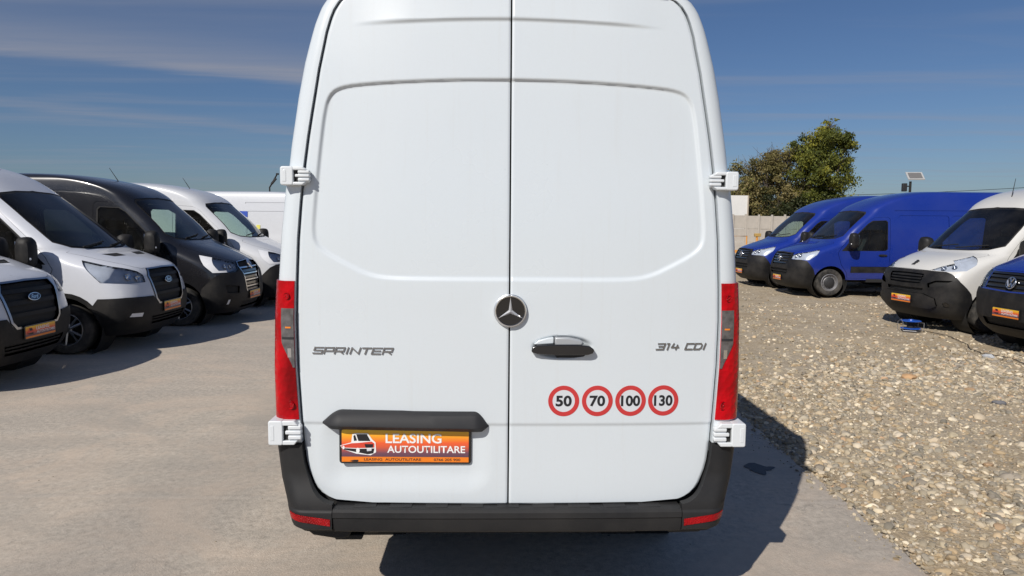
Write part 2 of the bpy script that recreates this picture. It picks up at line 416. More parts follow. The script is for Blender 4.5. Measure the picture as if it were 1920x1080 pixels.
def shell(P, N, fs, off=0.0, depth=0.0, side='both'):
    """mesh arrays of a face set: offset sheet plus rim wall going inward by depth. side: both / +1 / -1"""
    idx = np.unique(fs); mp = -np.ones(len(P), int); mp[idx] = np.arange(len(idx)); F = mp[fs]
    top = P[idx]+N[idx]*off; nn = N[idx]; V = [top]; NN = [nn]; FF = [F]
    if depth:
        e = np.concatenate([F[:, [0, 1]], F[:, [1, 2]], F[:, [2, 0]]]); key = np.sort(e, 1)
        _, inv, cnt = np.unique(key, axis=0, return_inverse=True, return_counts=True); be = e[cnt[inv.ravel()] == 1]
        be = be[~((top[be[:, 0], 1] < 1e-3) & (top[be[:, 1], 1] < 1e-3))]
        if len(be):
            b = len(top); a0, a1 = top[be[:, 0]], top[be[:, 1]]; c0, c1 = a0-nn[be[:, 0]]*depth, a1-nn[be[:, 1]]*depth
            rn = np.cross(a1-a0, -nn[be[:, 0]]); rn /= np.linalg.norm(rn, axis=1)[:, None]+1e-12
            k = len(be); V += [a0, a1, c1, c0]; NN += [rn]*4; ii = b+np.arange(k)
            FF += [np.stack([ii+k, ii, ii+3*k], 1), np.stack([ii+k, ii+3*k, ii+2*k], 1)]
    V = np.concatenate(V); NN = np.concatenate(NN); FF = np.concatenate(FF)
    if side == 'both' or side == -1:
        Vm = V*[1, -1, 1]; Nm = NN*[1, -1, 1]; Fm = FF[:, ::-1]
        if side == -1: return Vm, Nm, Fm
        V, NN, FF = np.concatenate([V, Vm]), np.concatenate([NN, Nm]), np.concatenate([FF, Fm+len(V)])
    return V, NN, FF
def mesh_np(name, V, NN, F, mat):
    me = bpy.data.meshes.new(name); nv, nf = len(V), len(F); k = F.shape[1]
    me.vertices.add(nv); me.vertices.foreach_set('co', V.astype(np.float32).ravel())
    me.loops.add(nf*k); me.loops.foreach_set('vertex_index', F.astype(np.int32).ravel())
    me.polygons.add(nf); me.polygons.foreach_set('loop_start', np.arange(0, nf*k, k, dtype=np.int32)); me.polygons.foreach_set('loop_total', np.full(nf, k, np.int32))
    me.update(calc_edges=True); me.polygons.foreach_set('use_smooth', np.ones(nf, bool))
    if NN is not None: me.normals_split_custom_set_from_vertices(NN.astype(np.float32))
    me.materials.append(mat); me.update()
    return me

def circ(xc, zc, r, a0=0, a1=360, n=28): return [('S', xc+r*math.cos(R(a0+(a1-a0)*k/n)), zc+r*math.sin(R(a0+(a1-a0)*k/n))) for k in range(n)]
def sm(p0, p1, n=4): return [(p0[0], p0[1]+(p1[1]-p0[1])*k/n, p0[2]+(p1[2]-p0[2])*k/n) for k in range(n)]
def rr(kind, a0, a1, b0, b1, r=0.03, n=4):
    o = []
    for cx, cy, s0 in ((a1-r, b1-r, 0), (a0+r, b1-r, 90), (a0+r, b0+r, 180), (a1-r, b0+r, 270)):
        for k in range(n+1):
            t = R(s0+90*k/n); o.append((kind, cx+r*math.cos(t), cy+r*math.sin(t)))
    return o

def make_wheel(name, parent, style, c, r=0.345, w=0.215, side=-1):
    """wheel at c=(x,y,z); outer face towards side*y"""
    s = side
    t = MB().lathe([(r*0.62, -w*.42*s), (r*0.70, -w*.5*s), (r*0.93, -w*.5*s), (r*0.985, -w*.40*s), (r, -w*.25*s), (r, w*.25*s), (r*.985, w*.40*s), (r*.93, w*.5*s), (r*.80, w*.52*s), (r*.68, w*.49*s), (r*.62, w*.42*s), (r*.62, -w*.42*s)], 40)
    o = t.build('wheel', M['rubber'], parent); o.location = c
    rm = MB()
    if style == 'alloy':
        rm.lathe([(r*.64, w*.44*s), (r*.60, w*.46*s), (r*.58, w*.36*s), (r*.60, -w*.3*s)], 40)
        for k in range(5):
            for dd in (-0.16, 0.16):
                a = 2*math.pi*k/5+dd
                p0 = Vector((0.12*r*math.cos(a), w*.34*s, .12*r*math.sin(a))); p1 = Vector((.60*r*math.cos(a+dd*.4), w*.43*s, .60*r*math.sin(a+dd*.4)))
                rm.tube([p0, p1], [r*.055, r*.045], 6)
        rm.lathe([(0.001, w*.42*s), (r*.10, w*.41*s), (r*.16, w*.36*s), (r*.16, w*.2*s)], 20)
        rm.build('rim', M['alu'], o)
        MB().lathe([(0.001, -w*.05*s), (r*.59, -w*.05*s)], 28).build('brake_disc', M['void'], o)
    else:
        rm.lathe([(r*.64, w*.45*s), (r*.60, w*.47*s), (r*.56, w*.38*s), (r*.50, w*.22*s), (r*.44, w*.20*s), (r*.36, w*.34*s), (r*.22, w*.36*s), (r*.20, w*.46*s), (.001, w*.48*s)], 40)
        rm.build('rim', M['steel'], o)
        h = MB().lathe([(r*.40, w*.352*s), (r*.36, w*.42*s), (r*.2, w*.50*s), (.001, w*.53*s)], 24); h.build('hub_cap', M['greyplastic'], o)
        for k in range(14):
            a = 2*math.pi*k/14; MB().lathe([(0.012, -.002), (.012, .004), (0.001, .004)], 8, c=(r*.47*math.cos(a), w*.222*s, r*.47*math.sin(a))).build('vent_hole', M['void'], o)
    return o

def make_mirror(parent, c, side, big=True):
    """door mirror on a stalk; c on the body side, grows outward by side"""
    x, y, z = c; s = side
    rings = []
    for t, sx, sz, dx_ in ((0, .06, .12, .03), (.04, .095, .18, .015), (.12, .115, .205, 0), (.20, .11, .20, 0), (.245, .085, .165, .0), (.26, .04, .11, .0)):
        rings.append([(x+dx_+a, y+s*(0.13+t), z+.10+b) for a, b in ellipse(sx, sz, 20, p=3.2)])
    o = MB().loft(rings).build('wing_mirror', M['plastic'], parent)
    MB().tube([(x, y-.02*s, z-.10), (x, y+.08*s, z-.10), (x, y+.17*s, z-.03)], [.055, .045, .04], 8).build('mirror_arm', M['plastic'], o)
    MB().box((x+.097, y+s*.26, z+.12), (.012, .17, .25)).build('mirror_glass', M['chrome'], o, bevel=.004)
    MB().box((x-.085, y+s*.30, z+.02), (.035, .12, .035)).build('indicator', M['drl'], o, bevel=.01)
    return o

def make_cab(root, sf, xb, zsill, zdash, xdash):
    """interior seen through the glass: bulkhead, dashboard, seats, steering wheel"""
    zc_ = float(np.interp(xb-.35, sf.xf, sf.z)); zz = np.linspace(0.45, zc_-.06, 24); V = sf.zV(zz); w = sf.prm(V)[2]-.05
    loop = [(xb, -a, b) for a, b in zip(w, zz)]+[(xb, a, b) for a, b in zip(w[::-1], zz[::-1])]
    m = MB(); m.add(loop, [tuple(range(len(loop)))]); m.build('bulkhead', M['trim'], root, smooth=False)
    m = MB(); m.loft([[(xdash+.0, y, zdash), (xdash+.30, y, zdash+.06), (xdash+.55, y, zdash), (xdash+.62, y, zdash-.18), (xdash+.5, y, zdash-.45), (xdash, y, zdash-.45)] for y in (-.86, -.4, 0, .4, .86)])
    m.build('dashboard', M['trim'], root, angle=30)
    MB().box(((xdash+.4+xb)/2, 0, .50), (xb-xdash-.3, 1.75, .06)).build('cab_floor', M['trim'], root, smooth=False)
    for y, wd in ((-.52, .50), (.30, .86)):
        se = MB().box((xb-.62, y, .86), (.50, wd, .20)).build('seat', M['seat'], root, bevel=.05, seg=3)
        MB().box((xb-.30, y, 1.30), (.16, wd, .72), Matrix.Rotation(R(10), 3, 'Y')).build('backrest', M['seat'], se, bevel=.05, seg=3)
        for k in ([0] if wd < .6 else [-.2, .2]):
            MB().box((xb-.22, y+k, 1.78), (.10, .24, .20)).build('headrest', M['seat'], se, bevel=.04, seg=3)
    pts = [(xdash+.72+.10*math.sin(t), -.52+.20*math.cos(t), zdash+.02+.17*math.sin(t)) for t in np.linspace(0, 2*math.pi, 25)]
    st = MB().tube(pts, .016, 8, cap=False).build('steering_wheel', M['void'], root)

def make_plate(parent, o_, ax_a, ax_b, ax_n, W=0.52, Hh=0.115, frame=True, full=False):
    """registration-size advertising plate. o_: centre; ax_a: reading direction, ax_b: up, ax_n: outward"""
    o_, A, B, Nn = Vector(o_), Vector(ax_a).normalized(), Vector(ax_b).normalized(), Vector(ax_n).normalized()
    def pl(h0): return lambda a, b, h=0: tuple(o_+A*a+B*b+Nn*(h0+h))
    root = MB().prism([(a, b) for _, a, b in rr('f', -W/2-.012, W/2+.012, -Hh/2-.022, Hh/2+.014, .014)], lambda a, b: pl(0)(a, b), lambda a, b: pl(.012)(a, b)).build('licence_plate', M['gloss_black'], parent, bevel=.003)
    # printed sheet (gradient runs with the local z of its own bounding box)
    m = MB().prism([(a, b) for _, a, b in rr('f', -W/2, W/2, -Hh/2+.0, Hh/2, .008)], lambda a, b: pl(.012)(a, b), lambda a, b: pl(.0145)(a, b)); m.build('printed_sheet', M['plate'], root)
    hs = Hh*.17
    MB().prism([(-W/2, -Hh/2-.012), (W/2, -Hh/2-.012), (W/2, -Hh/2+hs-.012), (-W/2, -Hh/2+hs-.012)], lambda a, b: pl(.012)(a, b), lambda a, b: pl(.0158)(a, b)).build('orange_strip', M['print_orange'], root)
    x1 = W*0.155
    text_obj('lettering', 'LEASING', W*.44, Hh*.33, lambda a, b, h: pl(.0162)(a-W*.155+x1+W*.065, b+Hh*.215, h), M['print_white'], root, .018, 0)
    text_obj('lettering', 'AUTOUTILITARE', W*.615, Hh*.245, lambda a, b, h: pl(.0162)(a+x1+W*.01, b-Hh*.155, h), M['print_white'], root, .018, 0)
    if full:
        text_obj('lettering', 'LEASING  AUTOUTILITARE', W*.45, Hh*.085, lambda a, b, h: pl(.0164)(a-W*.10, b-Hh/2-.012+hs/2, h), M['print_black'], root, .012, 0)
        text_obj('lettering', '0766 205 900', W*.21, Hh*.085, lambda a, b, h: pl(.0164)(a+W*.33, b-Hh/2-.012+hs/2, h), M['print_black'], root, .012, 0)
        text_obj('lettering', '\u260e', W*.016, Hh*.08, lambda a, b, h: pl(.0164)(a+W*.195, b-Hh/2-.012+hs/2, h), M['print_black'], root, 0, 0) if False else None
    # printed van picture: flat shapes on the sheet
    k = Hh/0.115; cx = -W*.36
    def fl(name, poly, h, mat): MB().prism([(cx+a*k*1.05, b*k) for a, b in poly], lambda a, b: pl(h-.0004)(a, b), lambda a, b: pl(h)(a, b)).build(name, mat, root, smooth=False)
    if full:
        fl('van_print', [(-.070, -.004), (-.030, .008), (-.026, .040), (-.016, .044), (.030, .044), (.046, .020), (.058, .008), (.060, -.030), (.040, -.042), (-.012, -.036), (-.062, -.018)], .0160, M['print_white'])
        fl('van_print', [(-.067, -.005), (-.028, .005), (-.008, .006), (.044, .012), (.054, .004), (.054, -.012), (-.01, -.014), (-.064, -.012)], .0164, M['print_red'])
        fl('van_print', [(-.012, .040), (.027, .040), (.040, .014), (-.004, .014)], .0167, M['print_black'])
        fl('van_print', [(-.022, .034), (-.016, .038), (-.009, .016), (-.020, .014)], .0167, M['print_black'])
        fl('van_print', [(.018, .002), (.050, .002), (.048, -.012), (.022, -.012)], .0167, M['print_black'])
        fl('van_print', [(-.064, -.014), (-.01, -.017), (.054, -.015), (.050, -.034), (.030, -.038), (-.010, -.030), (-.060, -.019)], .0167, M['print_black'])
        fl('van_print', ellipse(.0065, .0105, 14, (-.006, -.023)), .0170, M['print_white']); fl('van_print', ellipse(.004, .007, 12, (-.058, -.012)), .0170, M['print_white'])
        fl('van_print', [(.026, -.016), (.044, -.015), (.043, -.024), (.027, -.026)], .0170, M['sticker_white'])
        fl('van_print', [(-.028+W*0-.008, -.0645), (-.020, -.0600), (-.006, -.0600), (-.003, -.0645), (-.008, -.0675), (-.026, -.0670)], .0164, M['print_black'])
    else:
        fl('van_print', [(-.066, -.018), (-.030, .010), (-.02, .040), (.03, .040), (.055, .008), (.056, -.030), (-.012, -.036)], .0160, M['print_red'])
        fl('van_print', [(-.012, .036), (.027, .036), (.042, .008), (-.004, .008)], .0164, M['print_black'])
        fl('van_print', [(-.060, -.016), (.054, -.012), (.050, -.034), (-.010, -.034)], .0164, M['print_black'])
    return root

def star_emblem(parent, o_, A, B, Nn, r, ring_w=0.12, name='emblem', disc=True):
    o_, A, B, Nn = Vector(o_), Vector(A), Vector(B), Vector(Nn)
    def P(a, b, h): return tuple(o_+A*a+B*b+Nn*h)
    m = MB(); n = 40
    rings = []
    for rad, h in ((r, 0), (r, .010), (r*.96, .016), (r*.90, .016), (r*.86, .011)):
        rings.append([P(rad*math.cos(2*math.pi*k/n), rad*math.sin(2*math.pi*k/n), h) for k in range(n)])
    m.loft(rings, caps=False); e = m.build(name, M['chrome'], parent, angle=50)
    if disc:
        MB().add([P(r*.87*math.cos(2*math.pi*k/n), r*.87*math.sin(2*math.pi*k/n), .0105) for k in range(n)], [tuple(range(n))]).build('badge_disc', M['gloss_black'], e, smooth=False)
    st = MB()
    for k in range(3):
        a = math.pi/2+2*math.pi*k/3; d = (math.cos(a), math.sin(a)); p = (-d[1], d[0]); b1 = r*.13
        c0 = P(0, 0, .021); tip = P(d[0]*r*.88, d[1]*r*.88, .013)
        la = math.pi/2+2*math.pi*k/3+math.pi/3; lb = la-2*math.pi/3
        vl = P(b1*math.cos(la), b1*math.sin(la), .0115); vr = P(b1*math.cos(lb), b1*math.sin(lb), .0115)
        st.add([c0, tip, vl, vr], [(0, 2, 1), (0, 1, 3)])
    st.build('star', M['satin'], e, smooth=False, recalc=False)
    return e

def rrp2(a0, a1, b0, b1, r): return [(a, b) for _, a, b in rr('s', a0, a1, b0, b1, r)]
def build_van(spec, root_name, mats):
    """returns root empty with all parts. local frame: nose at x=0, tail at x=L, y sideways, z up"""
    zm = spec.get('zmap'); sf = Surf([((zm(r[0]) if zm else r[0]),)+tuple(r[1:]) for r in spec['ctrl']], spec['L']); sf.zmap = zm; regs = []; info = []
    def reg(name, poly, mat, off=0.0, depth=0.012, mode='both', gap=0.0):
        uv = poly if poly and not isinstance(poly[0][0], str) else sf.poly(poly)
        if gap:
            regs.append((None, grow(uv, gap))); info.append(None)
        regs.append((name, uv)); info.append((name, mat, off, depth, mode))
    spec['regions'](reg, sf, mats)
    P, N, fs, lab = tessellate(sf, regs)
    root = empty(root_name)
    made = {}
    body = lab == 0
    cut = spec.get('cut')
    V, NN, F = shell(P, N, fs[body], 0, .03); o = link('body', mesh_np('body', V, NN, F, mats['body']), root); made['body'] = o
    # lining inside the cab
    cen = P[fs].mean(1); lin = np.array([(l == 0 or (info[l-1] is not None and info[l-1][4] == 'door')) for l in lab]) & (cen[:, 0] < spec['xb']+.25) & (cen[:, 2] > .75)
    V, NN, F = shell(P, N, fs[lin], -.035, 0); link('cab_lining', mesh_np('cab_lining', V, -NN, F[:, ::-1], M['trim']), root)
    groups = {}
    for i, inf in enumerate(info):
        if inf is None or inf[1] is None: continue
        sel = fs[lab == i+1]
        if len(sel) == 0: continue
        name, mat, off, depth, mode = inf
        for sd in (['both'] if mode == 'both' else [1, -1]):
            V, NN, F = shell(P, N, sel, off, depth, sd)
            par = root; nm = name
            if '/' in name:
                pn, nm = name.split('/'); par = groups.get((pn, sd)) or groups.get((pn, 'both')) or root
            o = link(nm, mesh_np(nm, V, NN, F, mat), par); groups[(nm, sd)] = o
            if nm == 'headlight':
                V, NN, F = shell(P, N, sel, -.032, -.032, sd); link('reflector', mesh_np('reflector', V, NN, F, M['bucket']), o)
    # dark backing behind gaps (wheel housings keep open)
    L = spec['L']; zf = spec['wheel_z']
    # rear closing
    if not cut:
        zz = np.concatenate([np.linspace(sf.z[0], sf.z[-6], 22), np.array(sf.z[-5:])]); w = sf.prm(sf.zV(zz))[2]; ring0 = [(L, a, b) for a, b in zip(w, zz)]
        full = [(L, -a, b) for _, a, b in ring0[::-1]]+ring0 if False else ring0+[(L, -a, b) for _, a, b in ring0[::-1]]
        zc = 1.4
        r1 = [(L+.03, y*.985, zc+(z-zc)*.985) for _, y, z in full]; r2 = [(L+.045, y*.95, zc+(z-zc)*.96) for _, y, z in full]
        MB().loft([full, r1, r2], caps=False).add(r2, [tuple(range(len(r2)))]).build('rear_panel', mats['body'], root)
    # wheel housings, underbody
    for xw in (spec['xw'], spec['xw2']):
        for s in (1, -1):
            MB().lathe([(.47, -.02*s), (.47, -.42*s), (.02, -.42*s)], 30, c=(xw, s*(spec['hw']-.02), zf+.02)).build('wheel_housing', M['void'], root)
            make_wheel('wheel', root, spec.get('rim', 'steel'), (xw, s*(spec['hw']-.13), zf), zf, .225, s)
    MB().box((L/2+.1, 0, .40), (L-.9, 1.3, .12)).build('underbody', M['void'], root, smooth=False)
    MB().box((1.9+ (L-1.9)/2-.1, 0, .44), (L-2.2, spec['hw']*2-.10, .14)).build('load_floor', M['void'], root, smooth=False)
    make_cab(root, sf, spec['xb'], .5, spec['zdash'], spec['xdash'])
    for s in (1, -1):
        def sp_(x, z, h): p = side_pt(sf, x, z); return (p.x, s*(p.y+h), p.z)
        MB().prism(ellipse(.11, .028, 16, (2.32, 1.08), 3), lambda a, b: sp_(a, b, -.01), lambda a, b: sp_(a, b, .028)).build('door_handle', M['plastic'], root, bevel=.008)
        MB().prism([(2.58, .70), (2.68, .70), (2.68, .735), (2.58, .735)], lambda a, b: sp_(a, b, -.01), lambda a, b: sp_(a, b, .018)).build('side_marker', M['amber'], root, bevel=.003)
        MB().prism(rrp2(2.60, 2.78, 1.02, 1.20, .03), lambda a, b: sp_(a, b, -.01), lambda a, b: sp_(a, b, .0025)).build('fuel_flap', mats['body'], root, bevel=.002)
    return root, sf

def side_pt(sf, x, z):
    u, v = sf.side(x, z); return Vector(sf.point(np.array([u]), np.array([v]))[0])
def front_pt(sf, y, z):
    u, v = sf.front(abs(y), z); p = Vector(sf.point(np.array([u]), np.array([v]))[0]); p.y = math.copysign(p.y, y) if y else 0; return p
def front_normal(sf, y, z):
    e = .01; a = front_pt(sf, y+e, z)-front_pt(sf, y-e, z); b = front_pt(sf, y, z+e)-front_pt(sf, y, z-e); n = b.cross(a).normalized() if False else a.cross(b).normalized()
    return n if n.x < 0 else -n
def wipers(root, sf, z0, z1):
    for y0, y1 in ((-.10, -.70), (.55, -.05)):
        pts = []
        for k in range(7):
            t = k/6; y = y0+(y1-y0)*t; z = z0+(z1-z0)*t*.6; p = front_pt(sf, y, z)+front_normal(sf, y, z)*.02; pts.append(p)
        w = MB().tube(pts, .011, 6).build('wiper', M['void'], root)
def antenna(root, p, lean=(0.28, 0, 1), ln=.42):
    p = Vector(p); d = Vector(lean).normalized()
    a = MB().tube([p-Vector((0, 0, .02)), p+d*.05, p+d*ln*.6, p+d*ln], [.02, .009, .006, .004], 6).build('antenna', M['void'], root)
    return a

# ------------------------------------------------------------------ van types
SPR_W = [(.20, .86), (.32, .93), (.5, .975), (.68, 1.022), (.85, 1.040), (1.0, 1.043), (1.17, 1.045), (1.4, 1.038), (1.577, 1.027), (1.77, 1.013), (1.97, .991), (2.08, .972), (2.16, .963), (2.3, .942), (2.37, .932), (2.52, .903), (2.60, .882), (2.69, .856), (2.76, .828), (2.81, .797), (2.85, .745), (2.875, .68), (2.89, .58), (2.90, .40), (2.905, .05)]
def spr_ctrl(k):
    zx = [(.20, .18, .5, 2.6), (.32, .06, .52, 2.8), (.5, .0, .55, 3.0), (.75, .0, .58, 3.0), (.95, .04, .62, 2.8), (1.10, .09, .66, 2.6), (1.19, .16, .70, 2.5), (1.29, .38, .72, 2.5), (1.40, .70, .66, 2.5), (1.48, .97, .54, 2.5), (1.54, 1.08, .5, 2.5), (1.90, 1.43, .47, 2.5), (2.30, 1.86, .46, 2.4), (2.44, 2.06, .48, 2.3), (2.58, 2.36, .55, 2.2), (2.70, 2.72, .7, 2.1), (2.79, 3.15, .85, 2.0), (2.85, 3.55, .9, 2.0), (2.885, 3.9, .9, 2.0), (2.90, 4.1, .7, 2.0), (2.905, 4.3, .25, 2.0)]
    zz, ww = zip(*SPR_W)
    return [(z*k, x, float(np.interp(z, zz, ww)), d, n) for z, x, d, n in zx]
CT_TRANSIT = [(.20, .16, .86, .50, 2.6), (.30, .06, .92, .50, 2.8), (.45, .01, .97, .52, 3.0), (.62, .0, .995, .55, 3.0), (.85, .03, 1.01, .60, 2.8), (1.02, .08, 1.015, .65, 2.6), (1.10, .14, 1.015, .70, 2.5), (1.20, .38, 1.01, .72, 2.5), (1.30, .63, 1.0, .62, 2.5), (1.38, .87, .985, .54, 2.5), (1.46, .97, .97, .50, 2.5), (1.80, 1.37, .925, .48, 2.5), (2.17, 1.84, .88, .48, 2.4), (2.32, 2.12, .862, .50, 2.3), (2.47, 2.44, .835, .60, 2.2), (2.58, 2.82, .795, .8, 2.1), (2.65, 3.2, .70, 1.0, 2.0), (2.69, 3.6, .5, 1.0, 2.0), (2.71, 4.0, .05, .3, 2.0)]
CT_MASTER = [(.22, .14, .88, .50, 2.6), (.35, .04, .95, .52, 2.8), (.55, .0, .99, .55, 3.0), (.80, .02, 1.01, .58, 3.0), (1.0, .07, 1.02, .62, 2.8), (1.10, .13, 1.02, .66, 2.6), (1.20, .28, 1.02, .70, 2.5), (1.32, .54, 1.01, .66, 2.5), (1.42, .80, .995, .55, 2.5), (1.48, .93, .985, .5, 2.5), (1.80, 1.24, .95, .48, 2.5), (2.15, 1.63, .915, .46, 2.4), (2.30, 1.85, .90, .48, 2.3), (2.44, 2.2, .88, .55, 2.2), (2.55, 2.75, .85, .7, 2.1), (2.61, 3.2, .77, .9, 2.0), (2.64, 3.7, .55, 1.0, 2.0), (2.655, 4.1, .05, .3, 2.0)]
CT_BOXER = [(.22, .16, .88, .50, 2.6), (.35, .05, .95, .52, 2.8), (.55, .0, .99, .55, 3.0), (.80, .0, 1.01, .58, 3.0), (1.0, .05, 1.02, .62, 2.8), (1.10, .12, 1.02, .66, 2.6), (1.20, .26, 1.02, .70, 2.5), (1.30, .50, 1.01, .66, 2.5), (1.37, .76, .995, .55, 2.5), (1.43, .90, .985, .5, 2.5), (1.80, 1.33, .95, .48, 2.5), (2.12, 1.70, .915, .46, 2.4), (2.27, 1.90, .90, .48, 2.3), (2.41, 2.2, .88, .55, 2.2), (2.52, 2.6, .85, .7, 2.1), (2.58, 3.0, .77, .9, 2.0), (2.61, 3.6, .55, 1.0, 2.0), (2.625, 4.0, .05, .3, 2.0)]

def boxy(ct, zws):
    out = []; xw = [r[1] for r in ct if r[0] <= zws+1e-6][-1]
    for z, x, w, d, n in ct:
        if z > 1.35: n = n+.85*min(1, (z-1.35)/.1)
        if z > zws: x = xw+(x-xw)*.74; d = d*.85
        out.append((z, x, w, d, n))
    return out
def common_regions(reg, sf, m, q):
    """hood, windscreen, doors, glass, arches, sills; q: dimensions"""
    L = sf.L; ws = sf.poly(q['ws'])
    reg('hood', q['hood'], m['body'], .001, .012, 'both', gap=.005)
    reg('cowl', grow(ws, .045), M['plastic'], -.004, .01)
    reg('windscreen', ws, M['glass'], 0.0, 0.0)
    reg('front_door', q['door'], m['body'], 0, .02, 'door', gap=.006)
    win = sf.poly(q['win'])
    reg('front_door/window_seal', grow(win, .022), M['plastic'], .002, .008, 'side')
    reg('front_door/side_window', win, M['glass'], -.006, 0.0, 'side')
    reg('front_door/window_divider', q['quarter'], M['plastic'], .003, .01, 'side')
    if 'moulding' in q: reg('side_moulding', q['moulding'], M['plastic'], .012, .015, 'side')
    for p in q.get('panels', []): reg('side_panel', p, m['body'], -.008, 0.0, 'side', gap=.004)
    a = q.get('lip', .05)
    for xw in (q['xw'], q['xw2']):
        if a: reg('arch_trim', circ(xw, q['zw'], .44+a), q.get('lipmat') or m['body'], .010, .02, 'side')
        reg('arch', circ(xw, q['zw'], .44), None)
    reg('under', [('S', q['xw']+.3, .10), ('S', L, .10), ('S', L, .43), ('S', q['xw']+.3, .43)], None)
def headlight(reg, pts, sub=None):
    reg('headlight', pts, M['lens'], .003, .02, 'side'); 
def door_pts(k=1, dz=0, dx=0):
    return dict(door=[('s', 1.46+dx, .50), ('s', 1.43+dx, .64), ('s', 1.27+dx, .86), ('s', 1.17+dx, 1.10+dz), ('s', 1.26+dx, 1.27+dz), ('s', 1.52+dx, 1.57+dz), ('s', 1.97+dx, 2.0+dz), ('s', 2.10+dx, 2.07+dz), ('s', 2.46+dx, 2.09+dz), ('s', 2.52+dx, 2.04+dz), ('s', 2.52+dx, .50)],
                win=[('s', 1.29+dx, 1.17+dz), ('s', 1.60+dx, 1.54+dz), ('s', 1.97+dx, 1.91+dz), ('s', 2.09+dx, 1.98+dz), ('s', 2.40+dx, 1.99+dz), ('s', 2.44+dx, 1.95+dz), ('s', 2.44+dx, 1.22+dz), ('s', 2.39+dx, 1.18+dz)],
                quarter=[('s', 1.29+dx, 1.17+dz), ('s', 1.53+dx, 1.455+dz), ('s', 1.56+dx, 1.48+dz), ('s', 1.56+dx, 1.17+dz)])

def reg_transit(reg, sf, m):
    q = dict(xw=.97, xw2=4.45, zw=.345, lipmat=M['plastic'], lip=.06,
             ws=[('f', 0, 1.41), ('f', .45, 1.415), ('f', .72, 1.45), ('f', .84, 1.52), ('f', .815, 1.80), ('f', .75, 2.12), ('f', .70, 2.17), ('f', .4, 2.205), ('f', 0, 2.215)],
             hood=[('f', 0, 1.095), ('f', .50, 1.09), ('f', .60, 1.12), ('f', .77, 1.24), ('f', .86, 1.345), ('f', .80, 1.365), ('f', .5, 1.335), ('f', 0, 1.325)],
             moulding=[('s', 1.5, .52), ('s', 3.9, .52), ('s', 3.9, .66), ('s', 1.5, .66)],
             panels=[rr('s', 2.75, 4.05, 1.30, 2.15, .05), rr('s', 4.15, 5.7, 1.30, 2.15, .05)])
    q.update(door_pts(dx=-.07))
    reg('front_bumper', [('f', 0, .20), ('f', .5, .20), ('f', .84, .20), ('s', .60, .20), ('s', .60, .60), ('s', .52, .70), ('f', .90, .71), ('f', .48, .70), ('f', .40, .60), ('f', 0, .59)], M['plastic'], .014, .035)
    common_regions(reg, sf, m, q)
    for p in ([('f', .16, 1.268), ('f', .44, 1.262), ('f', .54, 1.305), ('f', .20, 1.310)],): reg('hood/hood_vent', p, M['void'], -.006, .01, 'side')
    gp = sf.poly([('f', 0, 1.075), ('f', .40, 1.065), ('f', .455, .98), ('f', .40, .66), ('f', .34, .60), ('f', 0, .59)])
    gg = [(max(0, u), v) for u, v in grow(gp, .024)]
    reg('grille', gg, M['alu'], .014, .03); reg('grille/grille_mesh', gp, M['void'], -.025, 0)
    for z, h in ((.70, .045), (.83, .05), (.96, .045)):
        y = .385+(z-.66)*.15; reg('grille/grille_slat', [('f', 0, z), ('f', y, z), ('f', y+.01, z+h), ('f', 0, z+h)], M['plastic'], -.004, .02)
    reg('lower_grille', [('f', 0, .30), ('f', .46, .30), ('f', .52, .42), ('f', 0, .42)], M['void'], -.02, 0)
    for z in (.33, .37): reg('lower_grille/grille_slat', [('f', 0, z), ('f', .48, z), ('f', .48, z+.018), ('f', 0, z+.018)], M['plastic'], .004, .02)
    headlight(reg, [('f', .56, .90), ('f', .555, 1.0), ('f', .61, 1.055), ('s', .40, 1.13), ('s', .76, 1.225), ('s', .64, 1.08), ('s', .48, .92), ('f', .8, .895)])
    reg('fog_light', [('f', .70, .43), ('f', .86, .44), ('f', .84, .49), ('f', .68, .485)], M['drl'], .01, .02, 'side')
